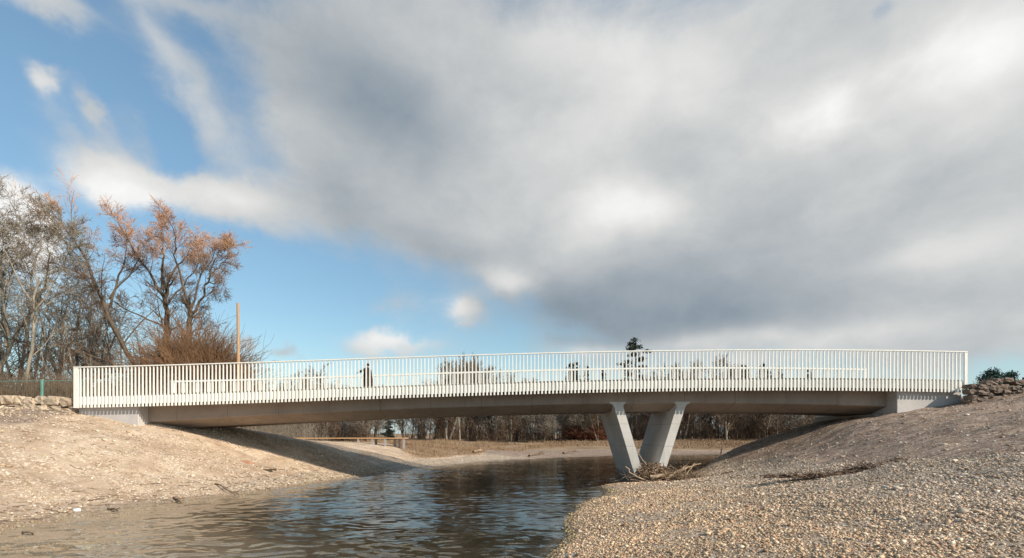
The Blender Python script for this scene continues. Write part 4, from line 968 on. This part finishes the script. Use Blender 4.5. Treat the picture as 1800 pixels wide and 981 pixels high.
# ------------------------------------------------------------------ pebbles
def ico(sub):
    bm = bmesh.new(); bmesh.ops.create_icosphere(bm, subdivisions=sub, radius=1); v = np.array([q.co[:] for q in bm.verts]); f = np.array([[q.index for q in p.verts] for p in bm.faces]); bm.free(); return v, f
def pebbles(name, x, y, size, sub, seed, label, tone_fn):
    rng = np.random.RandomState(seed); n = len(x); tv, tf = ico(sub); nv = len(tv)
    z = height(x, y); s = size[:, None] * np.stack([rng.uniform(.8, 1.35, n), rng.uniform(.7, 1.1, n), rng.uniform(.4, .72, n)], 1)
    lump = 1 + .2 * rng.normal(0, 1, (n, nv, 1)).clip(-1.6, 1.6)
    v = tv[None] * lump * s[:, None, :]
    a = rng.uniform(0, 6.28, n); t = rng.normal(0, .22, n)
    c, si = np.cos(a)[:, None], np.sin(a)[:, None]; ct, st = np.cos(t)[:, None], np.sin(t)[:, None]
    X0 = v[..., 0] * ct - v[..., 2] * st; Z0 = v[..., 0] * st + v[..., 2] * ct
    V = np.stack([X0 * c - v[..., 1] * si + x[:, None], X0 * si + v[..., 1] * c + y[:, None], Z0 + (z + size * .18)[:, None]], -1)
    f = (tf[None] + (np.arange(n) * nv)[:, None, None]).reshape(-1, 3)
    me = mesh_np(name, V.reshape(-1, 3), None, f); tone = tone_fn(x, y, z, rng)
    at = me.color_attributes.new('tone', 'FLOAT_COLOR', 'POINT'); cc = np.ones((n, nv, 4), np.float32); cc[..., :3] = tone[:, None, :]; at.data.foreach_set('color', cc.ravel())
    return tag(link(name, me, M['pebble'], smooth=sub > 1), label, 'gravel', kind='stuff')
PAL_R = 1.2 * np.array([(.42, .34, .265), (.33, .26, .20), (.24, .185, .145), (.52, .45, .37), (.60, .55, .49), (.36, .27, .21), (.30, .28, .26), (.40, .27, .20), (.17, .14, .115)])
PAL_L = np.array([(.52, .41, .29), (.44, .32, .21), (.60, .50, .38), (.36, .25, .16), (.68, .60, .50), (.50, .37, .24)])
def tone_r(x, y, z, rng):
    c = PAL_R[rng.choice(9, len(x), p=[.2, .18, .12, .16, .08, .12, .05, .05, .04])] * rng.uniform(.85, 1.18, (len(x), 1))
    k = (sm(x, 12, 4))[:, None]; c = c * np.array([1.07, 1.0, .90]); c = c * (1 - k) + (c * np.array([1.12, 1.0, .84])) * k; c = c * (1 + .16 * vnoise(x / 2.4, y / 1.6, 63))[:, None]          # warmer, ochre gravel by the water
    w = sm(z, .14, .03)[:, None] * .6; alg = rng.uniform(0, 1, (len(x), 1)) < .5
    return c * (1 - w) + w * np.where(alg, np.array([.30, .235, .07]), np.array([.11, .075, .05]))
def tone_l(x, y, z, rng):
    c = PAL_L[rng.choice(6, len(x), p=[.25, .2, .22, .13, .08, .12])] * rng.uniform(.85, 1.15, (len(x), 1))
    w = sm(z, .10, .02)[:, None] * .6; return c * (1 - w) + w * np.array([.20, .13, .06])
def scatter(n, x0, x1, y0, y1, seed, keep):
    rng = np.random.RandomState(seed); x = rng.uniform(x0, x1, n); y = rng.uniform(y0, y1, n); k = (np.abs(x) < 1.12 * y + 1.5) & keep(x, y, rng); return x[k], y[k], rng
# near gravel, right bank
def patch(x, y): return sm(vnoise(x / 1.9 + 5, y / 1.3, 61) + .6 * vnoise(x / .6, y / .5, 62), -.75, .15) * .75 + .25
kr = lambda x, y, r: (base_h(x, y) > -.04) & (r.uniform(0, 1, len(x)) < patch(x, y))
x, y, r = scatter(110000, -.5, 13, 5.2, 11.5, 101, kr)
pebbles('gravel', x, y, .005 + .0105 * r.gamma(1.5, .62, len(x)).clip(.15, 5), 1, 1, 'coarse ochre gravel in the right foreground', tone_r)
def kr2(x, y, r):
    h = base_h(x, y); so = zones(x, y, h)[1]; return (h > -.04) & (r.uniform(0, 1, len(x)) > so * .955) & (r.uniform(0, 1, len(x)) < patch(x, y))
x, y, r = scatter(135000, 0, 24, 11.5, 20, 102, kr2)
pebbles('gravel', x, y, .006 + .0125 * r.gamma(1.5, .62, len(x)).clip(.15, 5), 1, 2, 'grey brown gravel across the middle of the right bank', tone_r)
x, y, r = scatter(60000, 2, 31, 20, 34, 103, kr2)
pebbles('gravel', x, y, .008 + .015 * r.gamma(1.5, .62, len(x)).clip(.15, 4.5), 1, 3, 'gravel and loose stones on the right bank up to the bridge', tone_r)
def kl(x, y, r):
    h = base_h(x, y); pt_ = vnoise(x / 2.2, y / 1.5, 77) + .5 * vnoise(x / .8, y / .7, 78); d = sm(pt_, -.25, .5) * .85 + .12
    d = np.maximum(d, sm(h, .5, .1) * sm(y, 19, 23)); return (h > -.08) & (r.uniform(0, 1, len(x)) < d)
x, y, r = scatter(60000, -32, -8, 11, 36, 104, kl)
pebbles('gravel', x, y, .013 + .019 * r.gamma(2.0, .5, len(x)).clip(.2, 3), 1, 4, 'pale pebbles scattered over the sandy left bank', tone_l)

# ------------------------------------------------------------------ driftwood and litter
def stick(name, pts, r0, r1, mat, label, cat, seed, kids=2, group=None):
    rng = np.random.RandomState(seed); pts = np.array([list(p) for p in pts], float); m_ = len(pts)
    t = np.linspace(0, m_ - 1, 8); ii = np.minimum(t.astype(int), m_ - 2); f = (t - ii)[:, None]; q = pts[ii] * (1 - f) + pts[ii + 1] * f
    L = np.linalg.norm(pts[-1] - pts[0]); q[1:-1] += rng.normal(0, .022 * L, (6, 3)) * np.array([1, 1, .6]); polys = [(q, np.linspace(r0, r1, 8))]
    for k in range(kids):
        j = rng.randint(2, 7); d = q[j] - q[j - 1]; d /= np.linalg.norm(d); e = rnd_dir(rng, d, rng.uniform(.4, 1)); e[2] = abs(e[2]) * .7; l = L * rng.uniform(.12, .35)
        polys.append((np.array([q[j], q[j] + e * l * .5 + rng.normal(0, .02, 3), q[j] + e * l + rng.normal(0, .03, 3)]), np.linspace(r1 * 1.1, r1 * .4, 3)))
    v, qd = tubes_np(polys, 7); me = mesh_np(name, v, qd); o = link(name, me, mat, smooth=True); return tag(o, label, cat, group)
def on(px, py, up=0.0):
    """the ground point seen at a pixel"""
    ys = np.linspace(6, 90, 3000); xs_ = (px - CX) / FPX * ys; zr_ = EYE + (HZ - py) * ys / FPX; h = np.maximum(base_h(xs_, ys), 0); k = np.argmax(zr_ <= h)
    return Vector((xs_[k], ys[k], max(hz(xs_[k], ys[k]), 0) + up))
YP = 26.9
stick('driftwood_log', [P(1150, 840, 26.6), P(1172, 838, 26.6), P(1196, 829, 26.7), P(1211, 820, 26.9)], .085, .04, M['drift'], 'long pale log lying across the drift heap at the foot of the pier', 'driftwood', 1, 1)
stick('driftwood_log', [P(1143, 838, 26.4), P(1158, 837, 26.3), P(1168, 835, 26.3)], .11, .085, M['drift'], 'short thick pale log at the front of the drift heap', 'driftwood', 2, 0)
stick('driftwood_branch', [P(1099, 820, 26.7), P(1110, 832, 26.6), P(1125, 842, 26.5), P(1150, 846, 26.4)], .035, .05, M['drift'], 'thin pale branch sticking out of the heap over the water left of the pier', 'driftwood', 3, 1)
stick('driftwood_branch', [P(1122, 797, 27.2), P(1128, 806, 27.1), P(1136, 818, 27.0)], .02, .04, M['drift'], 'thin branch standing upright against the pier leg', 'driftwood', 4, 0)
stick('driftwood_branch', [P(1205, 838, 26.6), P(1212, 826, 26.8), P(1222, 814, 27.0)], .035, .02, M['drift'], 'pale branch raised at the right end of the drift heap', 'driftwood', 5, 0)
stick('driftwood_branch', [P(1108, 843, 26.4), P(1140, 849, 26.2), P(1190, 846, 26.3), P(1218, 838, 26.6)], .05, .03, M['drift_dark'], 'dark branch lying along the gravel edge below the drift heap', 'driftwood', 6, 2)
stick('driftwood_branch', [P(1185, 830, 27.4), P(1205, 822, 27.8), P(1232, 815, 28.2)], .06, .03, M['drift'], 'pale branch behind the heap reaching up the right slope', 'driftwood', 7, 1)
def tangle(name, seed, cen, ext, n, r, mat, label, cat, dz=.45, lf=1.0):
    rng = np.random.RandomState(seed); polys = []
    for i in range(n):
        p = np.array(cen) + rng.normal(0, .42, 3) * np.array(ext); p[2] = max(p[2], hz(p[0], p[1]) + .03); a = rng.uniform(0, 6.28); d = np.array([math.cos(a), math.sin(a) * .6, rng.normal(0, dz)]); L = rng.uniform(.25, 1.1) * ext[0] * .55 * lf; q = [p - d * L / 2]
        for k in range(4): d = d + rng.normal(0, .22, 3); q.append(q[-1] + d / np.linalg.norm(d) * L / 4)
        q = np.array(q); q[:, 2] = np.maximum(q[:, 2], cen[2] - ext[2]); polys.append((q, np.linspace(r, r * .35, 5) * rng.uniform(.5, 1.4)))
    v, qd = tubes_np(polys, 5); me = mesh_np(name, v, qd); return tag(link(name, me, mat, smooth=True), label, cat, kind='stuff')
c = P(1150, 826, 27.2); tangle('drift_heap', 201, (c.x, c.y, .5), (1.05, .9, .62), 520, .034, M['drift_mid'], 'tangled heap of roots and flood debris caught between the pier legs', 'driftwood')
c = P(1180, 838, 26.8); tangle('drift_heap', 202, (c.x, c.y, .35), (2.1, .8, .24), 420, .022, M['drift_mid'], 'loose mat of pale reeds and twigs at the foot of the pier', 'driftwood')
c = on(1450, 838); tangle('brush_heap', 203, (c.x, c.y, c.z + .02), (2.5, .28, .05), 520, .018, M['drift_dark'], 'long dark windrow of brush lying on the right gravel bank', 'brush', .06, .38)
for i, (a, b2, r0, mt, lb) in enumerate([((155, 881), (184, 877), .03, 'drift_dark', 'straight dark stick on the sandy left shore'), ((120, 887), (137, 885), .018, 'drift_dark', 'thin short stick on the left shore near the frame edge'), ((260, 853), (352, 850), .02, 'drift_dark', 'long thin twig lying along the left shore'),
                                         ((378, 852), (420, 871), .035, 'drift_dark', 'dark forked branch at the left waterline'), ((305, 876), (318, 884), .045, 'drift_dark', 'short dark stub of wood in the shallows at the left shore'), ((190, 895), (207, 899), .04, 'drift_dark', 'dark knot of wood at the left waterline'),
                                         ((1268, 832), (1288, 828), .05, 'drift_dark', 'small dark log on the gravel right of the drift heap'), ((40, 937), (58, 940), .03, 'drift_dark', 'dark stick at the waterline nearest the left frame corner'), ((80, 898), (125, 906), .016, 'drift_dark', 'thin curved twig on the near left shore')]):
    pa, pb = on(*a, .03), on(*b2, .03); stick('driftwood_stick', [pa, (pa + pb) / 2 + Vector((0, 0, .02)), pb], r0, r0 * .5, M[mt], lb, 'stick', 300 + i, 3 if i == 3 else 1)
for i, (pa, pb, lb) in enumerate((((832, 797), (850, 795), 'pale driftwood log on the far sandbar left of the channel'), ((930, 803), (955, 800), 'dark driftwood branch at the far waterline'), ((990, 798), (1012, 797), 'driftwood branch on the far sandbar near the pier'))):
    a, b2 = on(*pa, .15), on(*pb, .2); stick('driftwood_branch', [a, (a + b2) / 2 + Vector((0, 0, .1)), b2], .12, .06, M['drift' if i == 0 else 'drift_dark'], lb, 'driftwood', 320 + i, 4)
a = on(1268, 797); stick('tree_stump', [a, a + Vector((.05, 0, .35)), a + Vector((.15, 0, .8))], .16, .07, M['drift_dark'], 'dark broken stump at the edge of the far bank right of the pier', 'stump', 340, 2)
c = on(433, 812); mb = MB(); mb.hexa([(c.x - .3, c.y - .12, c.z - .02), (c.x + .26, c.y - .18, c.z - .12), (c.x + .32, c.y + .14, c.z - .1), (c.x - .22, c.y + .18, c.z), (c.x - .28, c.y - .11, c.z + .1), (c.x + .25, c.y - .17, c.z), (c.x + .3, c.y + .13, c.z + .03), (c.x - .2, c.y + .17, c.z + .12)])
tag(mb.build('brick', M['brick'], bevel=.015), 'red brick slab lying on the left slope', 'brick')
c = on(471, 827); gm = MB()
for k in range(6): gm.box(c.x - .3 + k * .12, c.x - .27 + k * .12, c.y - .22, c.y + .22, c.z + .0 - k * .03, c.z + .06 - k * .03)
gm.box(c.x - .33, c.x + .36, c.y - .25, c.y - .215, c.z - .1, c.z + .06); gm.box(c.x - .33, c.x + .36, c.y + .222, c.y + .25, c.z - .1, c.z + .06)
tag(gm.build('iron_grate', M['iron']), 'small rusty iron grate lying on the left slope near the water', 'grate')
c = on(135, 899); mb = MB(); rough_block(mb, c.x, c.y, c.z + .04, .19, .15, .12, random.Random(4)); tag(mb.build('stone', M['boardwhite'], smooth=True), 'single white stone on the sandy left shore', 'stone')

def litter(name, seed, n, fn, mat, label):
    rng = np.random.RandomState(seed); polys = []
    while len(polys) < n:
        x, y = fn(rng); z = hz(x, y)
        if z < .03: continue
        a = rng.normal(.5, .7); L = rng.gamma(2, .11) + .06; d = np.array([math.cos(a), math.sin(a), 0]); q = np.array([[x, y, 0]] * 4, float) + d[None] * np.linspace(-L / 2, L / 2, 4)[:, None] + rng.normal(0, L * .06, (4, 3))
        q[:, 2] = height(q[:, 0], q[:, 1]) + .015 + rng.uniform(0, .02, 4); r0 = rng.uniform(.005, .014); polys.append((q, np.linspace(r0, r0 * .5, 4)))
    v, qd = tubes_np(polys, 4); return tag(link(name, mesh_np(name, v, qd), mat), label, 'litter', kind='stuff')
def strand(rng):
    y = rng.uniform(13, 33); xw = np.interp(y, [p[1] for p in LW[:12]], [p[0] for p in LW[:12]]); return xw - abs(rng.choice([.25, 1.2, 2.0]) + rng.normal(0, .3)), y
litter('twig_litter', 401, 420, strand, M['drift_dark'], 'dark twigs washed up in lines along the left shore')
litter('twig_litter', 402, 260, lambda r: (r.uniform(5, 22), r.uniform(12, 29)), M['drift_dark'], 'small dark twigs strewn over the right gravel bank')
litter('twig_litter', 403, 240, lambda r: (r.uniform(-30, -14), r.uniform(15, 28)), M['drift_dark'], 'small dark twigs strewn over the left sandy slope')

x, y, r = scatter(500, -30, -9, 13, 32, 111, lambda x, y, r: base_h(x, y) > .02)
pebbles('cobbles', x, y, .035 + .03 * r.gamma(1.6, .6, len(x)).clip(.1, 3), 2, 11, 'larger pale cobbles half buried in the left bank', tone_l)
x, y, r = scatter(620, 1, 27, 8, 30, 112, lambda x, y, r: base_h(x, y) > .02)
pebbles('cobbles', x, y, .03 + .022 * r.gamma(1.6, .6, len(x)).clip(.1, 3), 2, 12, 'larger cobbles lying among the gravel of the right bank', tone_r)
